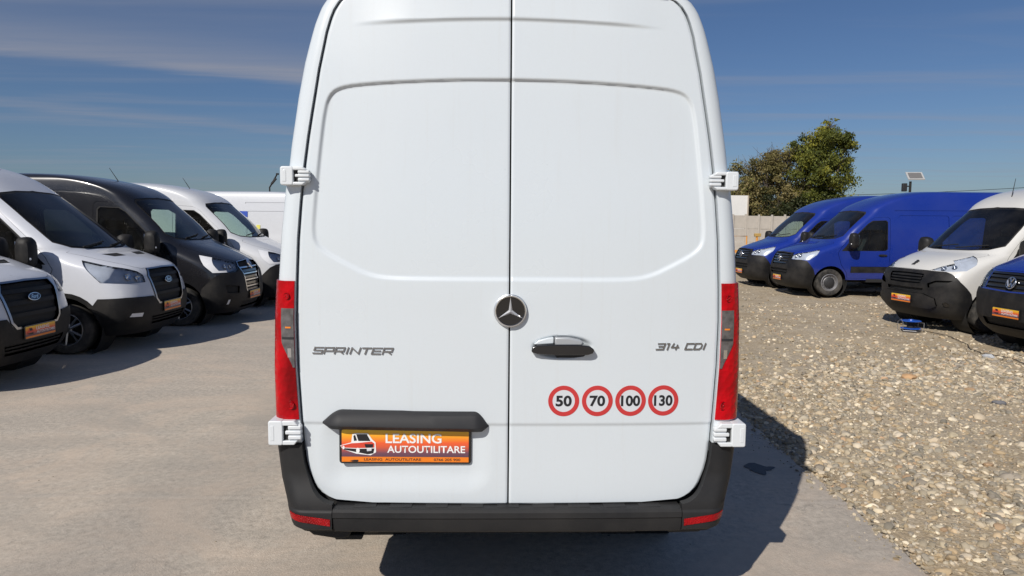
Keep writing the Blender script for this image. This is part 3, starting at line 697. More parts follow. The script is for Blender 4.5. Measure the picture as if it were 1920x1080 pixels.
def reg_master(reg, sf, m):
    q = dict(xw=.95, xw2=4.5, zw=.345, lip=.0,
             ws=[('f', 0, 1.50), ('f', .45, 1.505), ('f', .74, 1.53), ('f', .85, 1.60), ('f', .83, 1.82), ('f', .78, 2.12), ('f', .73, 2.17), ('f', .4, 2.20), ('f', 0, 2.21)],
             hood=[('f', 0, 1.135), ('f', .46, 1.115), ('f', .60, 1.17), ('f', .80, 1.29), ('f', .89, 1.40), ('f', .83, 1.435), ('f', .5, 1.425), ('f', 0, 1.42)],
             moulding=[('s', 1.45, .50), ('s', 4.0, .50), ('s', 4.0, .68), ('s', 1.45, .68)],
             panels=[rr('s', 2.80, 4.10, 1.25, 2.10, .05), rr('s', 4.2, 5.7, 1.25, 2.10, .05), [('s', 2.72, 2.30), ('s', 4.15, 2.30), ('s', 4.15, 2.335), ('s', 2.72, 2.335)]])
    q.update(door_pts(dz=.06, dx=-.14))
    reg('front_bumper', [('f', 0, .22), ('f', .5, .22), ('f', .86, .22), ('s', .62, .22), ('s', .60, .46), ('s', .54, .66), ('s', .34, .86), ('f', .90, .915), ('f', .60, .93), ('f', .47, .99), ('f', .40, .90), ('f', .34, .58), ('f', .28, .53), ('f', 0, .525)], M['plastic'], .014, .035)
    common_regions(reg, sf, m, q)
    gp = sf.poly([('f', 0, 1.115), ('f', .42, 1.095), ('f', .465, 1.03), ('f', .37, .88), ('f', .33, .60), ('f', .28, .55), ('f', 0, .545)])
    gg = [(max(0, u), v) for u, v in grow(gp, .018)]
    reg('grille', gg, M['chrome'], .012, .03); reg('grille/grille_mesh', gp, M['void'], -.025, 0)
    for z, y in ((.64, .31), (.755, .325), (.87, .345), (.985, .42)):
        reg('grille/grille_slat', [('f', 0, z), ('f', y, z), ('f', y+.01, z+.024), ('f', 0, z+.024)], M['chrome'], .0, .02)
        reg('grille/grille_slat', [('f', 0, z-.075), ('f', y-.01, z-.075), ('f', y, z-.03), ('f', 0, z-.03)], M['gloss_black'], -.008, .015)
    headlight(reg, [('f', .51, .98), ('f', .50, 1.09), ('f', .62, 1.12), ('s', .34, 1.165), ('s', .62, 1.235), ('s', .50, 1.06), ('s', .36, .935), ('f', .82, .93)])
    reg('headlight/light_guide', [('s', .44, 1.19), ('s', .62, 1.235), ('s', .50, 1.06), ('s', .36, .935), ('f', .80, .932), ('f', .80, .965), ('s', .28, .965), ('s', .37, 1.07)], M['drl'], .004, .02, 'side')
    reg('air_intake', [('f', .62, .56), ('f', .86, .58), ('f', .88, .72), ('f', .60, .68)], M['void'], -.015, 0, 'side')
    reg('fog_light', [('f', .80, .38), ('f', .83, .38), ('f', .83, .46), ('f', .80, .46)], M['drl'], .016, .02, 'side')
    reg('lower_grille', [('f', 0, .29), ('f', .46, .29), ('f', .50, .40), ('f', 0, .40)], M['void'], -.02, 0)
def reg_sprinter(k):
    def f(reg, sf, m):
        Z = lambda *a: [(p[0], p[1], p[2]*k) for p in a]
        q = dict(xw=.98, xw2=4.70, zw=.355, lip=.0,
                 ws=Z(('f', 0, 1.57), ('f', .45, 1.575), ('f', .74, 1.60), ('f', .86, 1.67), ('f', .85, 1.9), ('f', .80, 2.24), ('f', .75, 2.29), ('f', .4, 2.32), ('f', 0, 2.33)),
                 hood=Z(('f', 0, 1.185), ('f', .52, 1.17), ('f', .62, 1.19), ('f', .82, 1.32), ('f', .91, 1.44), ('f', .85, 1.485), ('f', .5, 1.48), ('f', 0, 1.475)),
                 moulding=Z(('s', 1.5, .66), ('s', 4.2, .66), ('s', 4.2, .82), ('s', 1.5, .82)) if k < 1 else Z(('s', 1.5, .60), ('s', 4.15, .60), ('s', 4.15, .72), ('s', 1.5, .72)))
        d = door_pts(dz=.08, dx=-.02); q.update({a: Z(*b) for a, b in d.items()})
        if k < 1: q['panels'] = [Z(('s', 2.62, 2.33), ('s', 5.7, 2.33), ('s', 5.7, 2.36), ('s', 2.62, 2.36)), rr('s', 2.72, 4.05, 1.25, 2.12, .06), rr('s', 4.15, 5.6, 1.25, 2.12, .06)]
        reg('front_bumper', Z(('f', 0, .20), ('f', .5, .20), ('f', .84, .20), ('s', .60, .20), ('s', .60, .52), ('s', .52, .74), ('s', .36, .96), ('f', .90, .985), ('f', .62, .985), ('f', .60, 1.10), ('f', .55, 1.175), ('f', 0, 1.185)), M['plastic'], .012, .035)
        common_regions(reg, sf, m, q)
        gp = Z(('f', 0, 1.155), ('f', .48, 1.14), ('f', .53, 1.08), ('f', .45, .82), ('f', 0, .81))
        reg('grille', gp, M['void'], -.02, 0)
        for z in (.86, .94, 1.02, 1.09): reg('grille/grille_slat', Z(('f', 0, z), ('f', .42+(z-.8)*.25, z), ('f', .43+(z-.8)*.25, z+.035), ('f', 0, z+.035)), M['gloss_black'], .002, .02)
        reg('lower_grille', Z(('f', 0, .56), ('f', .52, .57), ('f', .56, .71), ('f', 0, .72)), M['void'], -.02, 0)
        reg('lower_grille/grille_slat', Z(('f', 0, .63), ('f', .52, .63), ('f', .52, .655), ('f', 0, .655)), M['plastic'], .008, .02)
        headlight(reg, Z(('f', .60, 1.0), ('f', .60, 1.10), ('f', .68, 1.15), ('s', .42, 1.20), ('s', .70, 1.275), ('s', .60, 1.13), ('s', .42, .99), ('f', .85, .985)))
    return f
def reg_boxer(reg, sf, m):
    q = dict(xw=.95, xw2=4.6, zw=.35, lip=.0,
             ws=[('f', 0, 1.43), ('f', .45, 1.435), ('f', .76, 1.455), ('f', .89, 1.52), ('f', .86, 1.80), ('f', .79, 2.08), ('f', .74, 2.13), ('f', .4, 2.16), ('f', 0, 2.17)],
             hood=[('f', 0, 1.07), ('f', .48, 1.06), ('f', .60, 1.11), ('f', .80, 1.25), ('f', .89, 1.345), ('f', .83, 1.37), ('f', .5, 1.365), ('f', 0, 1.36)],
             moulding=[('s', 1.45, .52), ('s', 4.1, .52), ('s', 4.1, .70), ('s', 1.45, .70)],
             panels=[rr('s', 2.75, 4.05, 1.25, 2.05, .05)])
    q.update(door_pts(dz=.03, dx=-.08))
    reg('front_bumper', [('f', 0, .22), ('f', .5, .22), ('f', .86, .22), ('s', .60, .22), ('s', .58, .50), ('s', .52, .68), ('s', .44, .77), ('s', .33, .88), ('s', .25, 1.01), ('f', .78, 1.045), ('f', .52, 1.05), ('f', 0, 1.055)], M['plastic'], .014, .035)
    common_regions(reg, sf, m, q)
    reg('bumper_lip', [('f', 0, .40), ('f', .62, .40), ('f', .74, .46), ('f', .72, .58), ('f', .50, .645), ('f', 0, .64)], M['plastic'], .045, .05)
    reg('grille', [('f', 0, 1.0), ('f', .43, .99), ('f', .45, .94), ('f', .40, .82), ('f', 0, .805)], M['void'], -.02, 0)
    for z in (.84, .89, .94): reg('grille/grille_slat', [('f', 0, z), ('f', .40, z), ('f', .41, z+.022), ('f', 0, z+.022)], M['plastic'], .01, .025)
    reg('lower_grille', [('f', 0, .66), ('f', .46, .68), ('f', .48, .74), ('f', 0, .735)], M['void'], -.02, 0)
    reg('air_intake', [('f', .58, .76), ('f', .80, .80), ('f', .92, .90), ('f', .70, .89), ('f', .56, .83)], M['void'], -.03, 0, 'side')
    reg('fog_light', [('f', .83, .44), ('f', .88, .44), ('f', .90, .49), ('f', .86, .53), ('f', .82, .50)], M['gloss_black'], .002, .01, 'side')
    headlight(reg, [('f', .52, 1.065), ('f', .60, 1.12), ('f', .74, 1.19), ('s', .44, 1.24), ('s', .74, 1.33), ('s', .62, 1.18), ('s', .44, 1.075), ('f', .8, 1.055)])
def reg_crafter(reg, sf, m):
    q = dict(xw=.98, xw2=4.6, zw=.35, lip=.0,
             ws=[('f', 0, 1.57), ('f', .45, 1.575), ('f', .74, 1.60), ('f', .86, 1.67), ('f', .85, 1.9), ('f', .80, 2.24), ('f', .75, 2.29), ('f', .4, 2.32), ('f', 0, 2.33)],
             hood=[('f', 0, 1.185), ('f', .52, 1.18), ('f', .72, 1.195), ('f', .84, 1.32), ('f', .91, 1.44), ('f', .85, 1.485), ('f', .5, 1.48), ('f', 0, 1.475)])
    q.update(door_pts(dz=.08, dx=-.02))
    reg('front_bumper', [('f', 0, .20), ('f', .5, .20), ('f', .84, .20), ('s', .60, .20), ('s', .60, .52), ('s', .52, .72), ('s', .36, .86), ('f', .90, .88), ('f', 0, .86)], M['plastic'], .014, .035)
    common_regions(reg, sf, m, q)
    reg('grille', [('f', 0, 1.165), ('f', .56, 1.155), ('f', .58, .90), ('f', 0, .88)], M['void'], -.015, 0)
    for z in (.93, 1.0, 1.07, 1.125): reg('grille/grille_slat', [('f', 0, z), ('f', .56, z), ('f', .56, z+.03), ('f', 0, z+.03)], M['gloss_black'], .006, .02)
    reg('lower_grille', [('f', 0, .34), ('f', .50, .34), ('f', .54, .45), ('f', 0, .45)], M['void'], -.02, 0)
    headlight(reg, [('f', .60, .90), ('f', .60, 1.15), ('f', .70, 1.175), ('s', .40, 1.19), ('s', .55, 1.20), ('s', .42, .92), ('f', .8, .885)])

def finish_front(root, sf, lamps, wz, plate_z, plate_y=0, plate_off=0.0):
    """projector bowls behind the lenses, wipers, plate, number plate"""
    hl = [c for c in bpy.data.objects if c.parent == root and c.name.startswith('headlight')]
    for o in hl:   # silver bucket behind each lens
        cy = sum(v.co.y for v in o.data.vertices); s = 1 if cy > 0 else -1
        for y, z, r in lamps:
            p = front_pt(sf, y*s, z); n = front_normal(sf, y*s, z); p = p-n*.022
            m = MB(); q = n.to_track_quat('Z', 'Y').to_matrix()
            prof = [(r, .012), (r*.92, .018), (r*.86, .006), (r*.6, -.010), (r*.45, .004), (.001, .014)]
            vs_ = []; N_ = 18
            for k in range(N_):
                for rad, h in prof: vs_.append(p+q @ Vector((rad*math.cos(2*math.pi*k/N_), rad*math.sin(2*math.pi*k/N_), h)))
            P_ = len(prof); m.add(vs_, [(k*P_+i, k*P_+i+1, ((k+1) % N_)*P_+i+1, ((k+1) % N_)*P_+i) for k in range(N_) for i in range(P_-1)])
            m.build('lamp_bowl', M['chrome'], o)
    wipers(root, sf, wz, wz+.10)
    p = front_pt(sf, plate_y, plate_z)
    make_plate(root, (p.x-.020-plate_off, plate_y, plate_z), (0, -1, 0), (0, 0, 1), (-1, 0, 0))

def emb_frame(sf, z, off=.012):
    p = front_pt(sf, 0, z); n = front_normal(sf, 0, z); A = Vector((0, -1, 0)); B = n.cross(A).normalized()
    if B.z < 0: B = -B
    return p+n*off, A, B, n
def oval_emblem(root, sf, z):
    o, A, B, n = emb_frame(sf, z, .012)
    f = lambda h: (lambda a, b: tuple(o+A*a+B*b+n*h))
    e = MB().prism(ellipse(.105, .047, 32), f(0), f(.012)).build('emblem', M['chrome'], root, bevel=.003)
    MB().prism(ellipse(.094, .038, 32), f(.010), f(.0135)).build('badge_disc', simple('badge_dark_blue', (.02, .03, .07), .2), e)
    text_obj('lettering', 'Ford', .13, .046, lambda a, b, h: tuple(o+A*a+B*b+n*.0142), M['chrome'], e, .01, 0, .45)
def diamond_emblem(root, sf, z):
    o, A, B, n = emb_frame(sf, z, .016); f = lambda h: (lambda a, b: tuple(o+A*a+B*b+n*h))
    m = MB(); ro = [(0, .115), (.075, 0), (0, -.115), (-.075, 0)]; ri = [(0, .062), (.036, 0), (0, -.062), (-.036, 0)]
    m.loft([[f(0)(*p) for p in ro], [f(.018)(*[c*.88 for c in p]) for p in ro], [f(.018)(*p) for p in ri], [f(0)(*p) for p in ri]], caps=False)
    m.build('emblem', M['chrome'], root, smooth=False)
def vw_emblem(root, sf, z):
    o, A, B, n = emb_frame(sf, z, .02); P = lambda a, b, h: tuple(o+A*a+B*b+n*h); N_ = 36; r = .095
    m = MB(); m.loft([[P(q*r*math.cos(2*math.pi*k/N_), q*r*math.sin(2*math.pi*k/N_), h) for k in range(N_)] for q, h in ((1, 0), (1, .012), (.96, .016), (.88, .016), (.86, .006))], caps=False)
    e = m.build('emblem', M['chrome'], root)
    MB().add([P(r*.87*math.cos(2*math.pi*k/N_), r*.87*math.sin(2*math.pi*k/N_), .004) for k in range(N_)], [tuple(range(N_))]).build('badge_disc', M['gloss_black'], e, smooth=False)
    st = MB()
    for i, (a, b) in enumerate([((-.036, .074), (0, .012)), ((.036, .074), (0, .012)), ((-.078, .034), (-.036, -.062)), ((-.036, -.062), (0, -.002)), ((0, -.002), (.036, -.062)), ((.036, -.062), (.078, .034))]):
        st.tube([P(*a, .010), P(*b, .010)], .0085, 6)
    st.build('letter_strokes', M['chrome'], e)
def lion_emblem(root, sf, z):
    o, A, B, n = emb_frame(sf, z, .006); f = lambda h: (lambda a, b: tuple(o+A*a+B*b+n*h))
    poly = [(-.045, .070), (-.015, .080), (.010, .070), (.018, .045), (.045, .050), (.030, .020), (.055, .000), (.030, -.010), (.038, -.060), (.020, -.075), (.010, -.035), (-.010, -.040), (-.018, -.075), (-.035, -.070), (-.028, -.030), (-.020, .005), (-.045, .010), (-.040, .030), (-.022, .035), (-.045, .050)]
    MB().prism(poly, f(0), f(.010)).build('emblem', M['greyplastic'], root, smooth=False)

def place(root, x, y, heading_deg):
    """plate centre (nose) at world x,y; heading of the nose in degrees from +X"""
    root.location = (x, y, 0); root.rotation_euler = (0, 0, R(heading_deg+180))

def zm_transit(z): return z+float(np.interp(z, [.20, .30, .50, 1.20, 1.46, 2.1], [.05, .07, .065, .065, .02, 0]))
SP = dict(
    transit=dict(ctrl=boxy(CT_TRANSIT, 2.17), L=5.9, regions=reg_transit, xw=.97, xw2=4.45, wheel_z=.345, hw=1.0, xb=2.75, zdash=1.22, xdash=1.15, rim='alloy', zmap=zm_transit),
    master=dict(ctrl=boxy(CT_MASTER, 2.15), L=5.9, regions=reg_master, xw=.95, xw2=4.5, wheel_z=.345, hw=1.0, xb=2.75, zdash=1.30, xdash=1.15, rim='alloy'),
    sprinter=dict(ctrl=boxy(spr_ctrl(.955), 2.30*.955), L=5.93, regions=reg_sprinter(.955), xw=.98, xw2=4.7, wheel_z=.355, hw=1.02, xb=2.72, zdash=1.34, xdash=1.15, rim='steel'),
    boxer=dict(ctrl=boxy(CT_BOXER, 2.12), L=5.9, regions=reg_boxer, xw=.95, xw2=4.6, wheel_z=.35, hw=1.01, xb=2.7, zdash=1.28, xdash=1.05, rim='steel'),
    crafter=dict(ctrl=boxy(spr_ctrl(1.0), 2.30), L=5.9, regions=reg_crafter, xw=.98, xw2=4.6, wheel_z=.35, hw=1.02, xb=2.72, zdash=1.38, xdash=1.15, rim='steel'),
)
def mirrors(root, sf, x, z):
    for s in (1, -1):
        p = side_pt(sf, x, z); make_mirror(root, (x, s*(p.y-.03), z), s)
GL = 'vans parked nose-in along the left'; GR = 'vans parked along the gravel on the right'

# left row
tr, sft = build_van(SP['transit'], 'parked_van', dict(body=M['silver']))
finish_front(tr, sft, [(.66, 1.03, .045), (.78, 1.055, .05)], 1.44, .595); oval_emblem(tr, sft, .965); mirrors(tr, sft, 1.27, 1.30)
antenna(tr, (2.35, 0, 2.44), (.55, 0, .6), .45)
place(tr, -5.09, 10.52, 1.5); tag(tr, 'pale silver-white van with open black grille and spoked alloy wheel beside the black van', 'van', GL)
t2 = copy_tree(tr); place(t2, -5.36, 7.95, 1.5); tag(t2, 'white van cut off by the left edge, nearest the camera in the left row', 'van', GL)

ma, sfm = build_van(SP['master'], 'parked_van', dict(body=M['blackpaint']))
finish_front(ma, sfm, [(.66, 1.03, .045), (.76, 1.04, .05)], 1.51, .50); diamond_emblem(ma, sfm, 1.05); mirrors(ma, sfm, 1.24, 1.36)
antenna(ma, (2.35, 0, 2.43), (.45, 0, .7), .42)
place(ma, -4.83, 13.2, 1); tag(ma, 'black panel van with chrome-barred grille between two white vans', 'van', GL)
m2 = copy_tree(ma, swap={M['blackpaint']: M['white']}); place(m2, -4.78, 15.95, 0); tag(m2, 'white van behind the black van, its nose hidden by the big white van', 'van', GL)
m3 = copy_tree(ma, swap={M['blackpaint']: M['white']}); place(m3, -3.0, 20.0, 0); tag(m3, 'plain white van side at the back of the left row with a small blue patch', 'van', GL)

for nm_, x_, z_, sx_, sz_, mm in (('blue_decal', 4.20, 2.02, .22, .16, 'decal_blue'), ('yellow_decal', 3.80, 1.68, .10, .11, 'decal_yellow')):
    for s_ in (1, -1):
        y_ = side_pt(sfm, x_, z_).y; MB().prism([(a, b) for _, a, b in rr('s', x_-sx_/2, x_+sx_/2, z_-sz_/2, z_+sz_/2, .01)], lambda a, b: (a, s_*(side_pt(sfm, a, b).y-.02), b), lambda a, b: (a, s_*(side_pt(sfm, a, b).y+.003), b)).build(nm_, M[mm], m3)

# right row
sp, sfs = build_van(SP['sprinter'], 'parked_van', dict(body=M['blue']))
finish_front(sp, sfs, [(.70, 1.04, .045), (.80, 1.06, .05)], 1.52, .44); star_emblem(sp, *emb_frame(sfs, .98*.955+.02, .02), .10, disc=False); mirrors(sp, sfs, 1.42, 1.36)
place(sp, 7.32, 19.5, 181); tag(sp, 'long blue van with black bumper, its whole side showing behind the white van', 'van', GR)
s2 = copy_tree(sp); place(s2, 7.10, 22.1, 183); tag(s2, 'blue van parked farthest back, in front of the concrete fence', 'van', GR)
bx_, sfb = build_van(SP['boxer'], 'parked_van', dict(body=M['cream']))
finish_front(bx_, sfb, [(.68, 1.11, .045), (.80, 1.14, .045)], 1.44, .53, 0, .03); lion_emblem(bx_, sfb, 1.17); mirrors(bx_, sfb, 1.32, 1.33)
antenna(bx_, (2.05, .0, 2.33), (.15, 0, .9), .42)
place(bx_, 7.27, 13.1, 187); tag(bx_, 'white van with large black bumper facing the gravel, between the blue vans', 'van', GR)
cr, sfc = build_van(SP['crafter'], 'parked_van', dict(body=M['blue']))
finish_front(cr, sfc, [(.70, 1.04, .05)], 1.58, .56); vw_emblem(cr, sfc, 1.0); mirrors(cr, sfc, 1.42, 1.38)
place(cr, 7.42, 10.55, 183); tag(cr, 'blue van at the right edge, only its black grille and nose in view', 'van', GR)

# ------------------------------------------------------------------ the big white van seen from behind
YAW = R(1.5); HL = 5.93; REAR = Vector((-.01, 3.1, 0))
hero_spec = dict(ctrl=boxy(spr_ctrl(1.0), 2.30), L=HL-.6, regions=reg_sprinter(1.0), xw=.98, xw2=4.70, wheel_z=.355, hw=1.02, xb=2.72, zdash=1.38, xdash=1.15, rim='steel', cut=True)
hv, sfh = build_van(hero_spec, 'delivery_van', dict(body=M['white_hero']))
finish_front(hv, sfh, [(.70, 1.08, .045), (.80, 1.10, .05)], 1.58, .46); star_emblem(hv, *emb_frame(sfh, .98, .02), .10, disc=False); mirrors(hv, sfh, 1.42, 1.42)
hv.rotation_euler = (0, 0, -math.pi/2+YAW)
hv.location = REAR-HL*Vector((math.sin(YAW), -math.cos(YAW), 0))
tag(hv, 'large white high-roof van seen from behind, with speed stickers and orange plate', 'van')

ZW, WW = map(np.array, zip(*SPR_W))
def wz(z): return np.interp(z, ZW, WW)
DZ = np.array([.566, .568, .572, .583, .595, .610, .632, .657, .69, .718, .76, .80, .86, .95, 1.06, 1.2, 1.4, 1.55, 1.76, 1.92, 2.08, 2.20, 2.30, 2.39, 2.49, 2.60, 2.65, 2.71, 2.745, 2.78, 2.805, 2.825, 2.838, 2.845])
DE = np.array([.02, .35, .62, .785, .815, .838, .858, .873, .886, .896, .906, .911, .916, .921, .927, .934, .936, .931, .922, .909, .892, .876, .860, .845, .829, .806, .796, .778, .764, .742, .715, .66, .50, .02])
def ez(z): return np.interp(z, DZ, DE)
def lean(z): return 0.05*np.maximum(0, np.asarray(z)-1.5)**1.5
def bow(x): return 0.030*(np.abs(x)/.93)**2.6
def sst(t): t = np.clip(t, 0, 1); return t*t*(3-2*t)
def hp(x, z, qd=0.0): return (HL-qd, x, z)          # rear frame: x to the right seen from behind, qd into the van
def pdist(X, Z, poly):
    """signed distance, positive inside"""
    P_ = np.stack([X.ravel(), Z.ravel()], -1); d = np.full(len(P_), 1e9); a = np.array(poly); b = np.roll(a, -1, 0)
    for p, q in zip(a, b):
        e = q-p; t = np.clip(((P_-p)@e)/(e@e+1e-12), 0, 1); d = np.minimum(d, np.linalg.norm(P_-p-t[:, None]*e, axis=1))
    return np.where(inpoly(P_, a), d, -d).reshape(X.shape)
def smooth_poly(pts, it=3):
    p = np.array(pts, float)
    for _ in range(it): p = np.stack([.75*p+.25*np.roll(p, -1, 0), .25*p+.75*np.roll(p, -1, 0)], 1).reshape(-1, 2)
    return p
PANEL_R = smooth_poly([(-.3, 2.452), (.10, 2.452), (.33, 2.446), (.60, 2.431), (.745, 2.414), (.792, 2.375), (.810, 2.30), (.824, 2.19), (.842, 2.03), (.856, 1.89), (.864, 1.79), (.853, 1.732), (.806, 1.692), (.71, 1.641), (.63, 1.603), (.55, 1.586), (.42, 1.583), (.1, 1.583), (-.3, 1.583)], 2)
def door_depth(X, Z, right):
    """inward depth of the door skin; X>=0 measured from the seam outward"""
    q = lean(Z)+bow(X)
    q = q+(.0085+.005*sst((Z-1.75)/.5))*sst((pdist(X, Z, PANEL_R)+.007)/(.020-.006*sst((Z-1.75)/.5)))
    zc = 2.703-.045*X**2-.012*X; fade = sst((.70-X)/.28)
    q = q-.012*sst((Z-zc)/.016)*fade*np.exp(-np.maximum(Z-zc, 0)/.16)
    q = q+.0055*(1-sst((Z-.926)/.016))
    if not right:   # shallow pocket round the plate
        d = pdist(X, Z, rrp(.095, .825, .640, .95, .09)); q = q+.012*sst((d+.03)/.11)*(1-sst((Z-.915)/.03))
    else:
        hx, hz = .236, 1.287; rr_ = np.sqrt(((X-hx)/.142)**2+((Z-hz)/.054)**2); q = q+.022*sst((1.0-rr_)/.30)
    return q
def rrp(a0, a1, b0, b1, r): return np.array([(a, b) for _, a, b in rr('f', a0, a1, b0, b1, r, 6)])
def make_door(right):
    cols = np.concatenate([np.linspace(0, 1, 180)]); cols = cols
    zr = np.unique(np.concatenate([DZ, np.arange(.575, 2.84, .0055)])); e = ez(zr)
    half_gap = .0036
    X = half_gap+(np.maximum(e, .012)-half_gap)[:, None]*cols[None, :]; Z = np.repeat(zr[:, None], len(cols), 1)
    q = door_depth(X, Z, right)
    # rolled edges
    de = np.minimum(ez(Z)-X, np.minimum(Z-.566, 2.846-Z)*2.0); edge = .006*(1-sst(de/.010))+.004*(1-sst((X-half_gap)/.007))
    q = q+edge
    s = 1 if right else -1
    n, m = X.shape; V = np.stack([HL-q, X*s, Z], -1).reshape(-1, 3)
    i = np.arange(n*m).reshape(n, m); F = np.stack([i[:-1, :-1], i[:-1, 1:], i[1:, 1:], i[1:, :-1]], -1).reshape(-1, 4)
    if not right: F = F[:, ::-1]
    # rim wall
    loop = np.concatenate([i[0, :], i[1:, -1], i[-1, -2::-1], i[-2:0:-1, 0]]); b = len(V); W = V[loop]-[.035, 0, 0]
    k = len(loop); a = np.arange(k); F2 = np.stack([loop[a], b+a, b+(a+1) % k, loop[(a+1) % k]], -1)
    if not right: F2 = F2[:, ::-1]
    me = mesh_np('rear_door', np.concatenate([V, W]), None, np.concatenate([F, F2]), M['white_hero']); me.set_sharp_from_angle(angle=R(50))
    return link('rear_door', me, hv)
door_r = make_door(True); door_l = make_door(False)
door_r['label'] = 'right rear door with handle and speed stickers'; door_l['label'] = 'left rear door with lamp bar and plate'
def dq(x, z):   # door surface depth at a point
    return float(door_depth(np.array([[abs(x)]]), np.array([[z]]), x > 0)[0, 0])
def on_door(x, z, h=0.0): return hp(x, z, dq(x, z)-h)

# body corners: ring mapping from the door aperture over the rounded corner to the side
def corner(z, s, prd=0.0, ap=None, RR=.075, in_off=0.0, qside=.6):
    """s in [0,1] from door edge to side (qside deep); prd: proud offset. returns x>=0, q, z"""
    w = wz(z); a = (ez(z)+.008) if ap is None else ap; a = min(a, w-.012); r = min(RR, max(.012, (w-a)*.86))
    flat = max(w-r-a, 0.0); arc = r*math.pi/2; ln = qside-r; T = flat*1.0+arc+ln
    d = s*T
    if d < flat: x, q, nx, nq = a+d, 0.0, 0, -1
    elif d < flat+arc:
        ph = (d-flat)/r; x, q, nx, nq = w-r+r*math.sin(ph), r-r*math.cos(ph), math.sin(ph), -math.cos(ph)
    else: x, q, nx, nq = w, r+(d-flat-arc), 1, 0
    f = max(0, 1-(q/.25)); base = float(lean(z))+float(bow(min(x, .93)))*.6
    ps, pr_ = prd if isinstance(prd, tuple) else (prd, prd)
    return x+nx*ps, q*1.0+base*f+nq*pr_, z
def s_at(z, target, what, ap=None, qside=.6):
    ss = np.linspace(0, 1, 1200); v = [corner(z, s, ap=ap, qside=qside) for s in ss]
    k = 0 if what == 'x' else 1; arr = np.array([p[k] for p in v]); return float(ss[np.argmin(np.abs(arr-target))])
def pillar(sd):
    zr = np.concatenate([np.linspace(.80, 2.70, 150), np.linspace(2.70, 2.845, 26)[1:]])
    ss = np.concatenate([np.linspace(0, .25, 26), np.linspace(.25, 1, 8)[1:]])
    V = []
    for z in zr:
        ap = None
        for s in ss:
            x, q, zz = corner(float(z), float(s), ap=ap); V.append((HL-q, x*sd, zz))
    n, m = len(zr), len(ss); i = np.arange(n*m).reshape(n, m); F = np.stack([i[:-1, :-1], i[:-1, 1:], i[1:, 1:], i[1:, :-1]], -1).reshape(-1, 4)
    # rim at the door aperture
    b = len(V); V += [(v[0]-.05, v[1], v[2]) for v in [V[k] for k in i[:, 0]]]; a = np.arange(n-1); F2 = np.stack([i[a, 0], i[a+1, 0], b+a+1, b+a], -1)
    F = np.concatenate([F, F2])
    if sd < 0: F = F[:, ::-1]
    me = mesh_np('corner_pillar', np.array(V), None, F, M['white_hero']); me.set_sharp_from_angle(angle=R(40)); return link('corner_pillar', me, hv)
pillar(1); pillar(-1)
# roof cap above the doors, from the roof edge forward
zr = np.linspace(2.845, 2.905, 14); wv = wz(zr)
ring = [(float(w), float(z)) for w, z in zip(wv, zr)]; full = ring+[(-a, b) for a, b in ring[::-1]]
base_in = [(float(a*.97), b-.012) for a, b in full]
rings = [[hp(a, b, .62) for a, b in full], [hp(a, b, .14) for a, b in full], [hp(a*.99, b-.004, .105) for a, b in full], [hp(a*.96, b-.016, .085) for a, b in full], [hp(a*.9, min(b-.03, 2.86), .080) for a, b in full]]
MB().loft(rings, caps=False).build('roof_edge', M['white_hero'], hv)
# dark rubber frame behind the door gaps
zz_ = np.linspace(.52, 2.86, 40); ww_ = wz(zz_)-.03
MB().add([hp(float(a), float(b), .062+float(lean(b))) for a, b in zip(ww_, zz_)]+[hp(-float(a), float(b), .062+float(lean(b))) for a, b in zip(ww_[::-1], zz_[::-1])], [tuple(range(80))]).build('door_seal', M['void'], hv, smooth=False)

def dsub(p, d): return (p[0]-d, p[1]-d) if isinstance(p, tuple) else p-d
def corner_patch(name, sd, zr, s0f, s1f, prf, mat, parent, ns=16, depth=.02, ap=None, qside=.6, thick=True, zsl=0.0):
    """shell over the corner between s0(z) and s1(z)"""
    V = []; n = len(zr)
    for z in zr:
        z = float(z); a, b = s0f(z), s1f(z); app = ap(z) if ap else None
        for k in range(ns):
            t = k/(ns-1); s = a+(b-a)*t; x, q, z2 = corner(z+zsl*t, s, prf(z+zsl*t, t), ap=app, qside=qside); V.append((HL-q, x*sd, z2))
    i = np.arange(n*ns).reshape(n, ns); F = np.stack([i[:-1, :-1], i[:-1, 1:], i[1:, 1:], i[1:, :-1]], -1).reshape(-1, 4)
    if thick:
        loop = np.concatenate([i[0, :], i[1:, -1], i[-1, -2::-1], i[-2:0:-1, 0]]); W = []; ce = []
        for L_ in loop:
            r_, c_ = divmod(int(L_), ns); z = float(zr[r_]); a, b = s0f(z), s1f(z); app = ap(z) if ap else None
            zz2 = z+zsl*c_/(ns-1); x, q, z2 = corner(zz2, a+(b-a)*c_/(ns-1), dsub(prf(zz2, c_/(ns-1)), depth), ap=app, qside=qside); W.append((HL-q, x*sd, z2))
        b = len(V); k = len(loop); a = np.arange(k); F = np.concatenate([F, np.stack([loop[a], b+a, b+(a+1) % k, loop[(a+1) % k]], -1)]); V = V+W
    if sd < 0: F = F[:, ::-1]
    me = mesh_np(name, np.array(V), None, F, mat); me.set_sharp_from_angle(angle=R(40)); return link(name, me, parent)

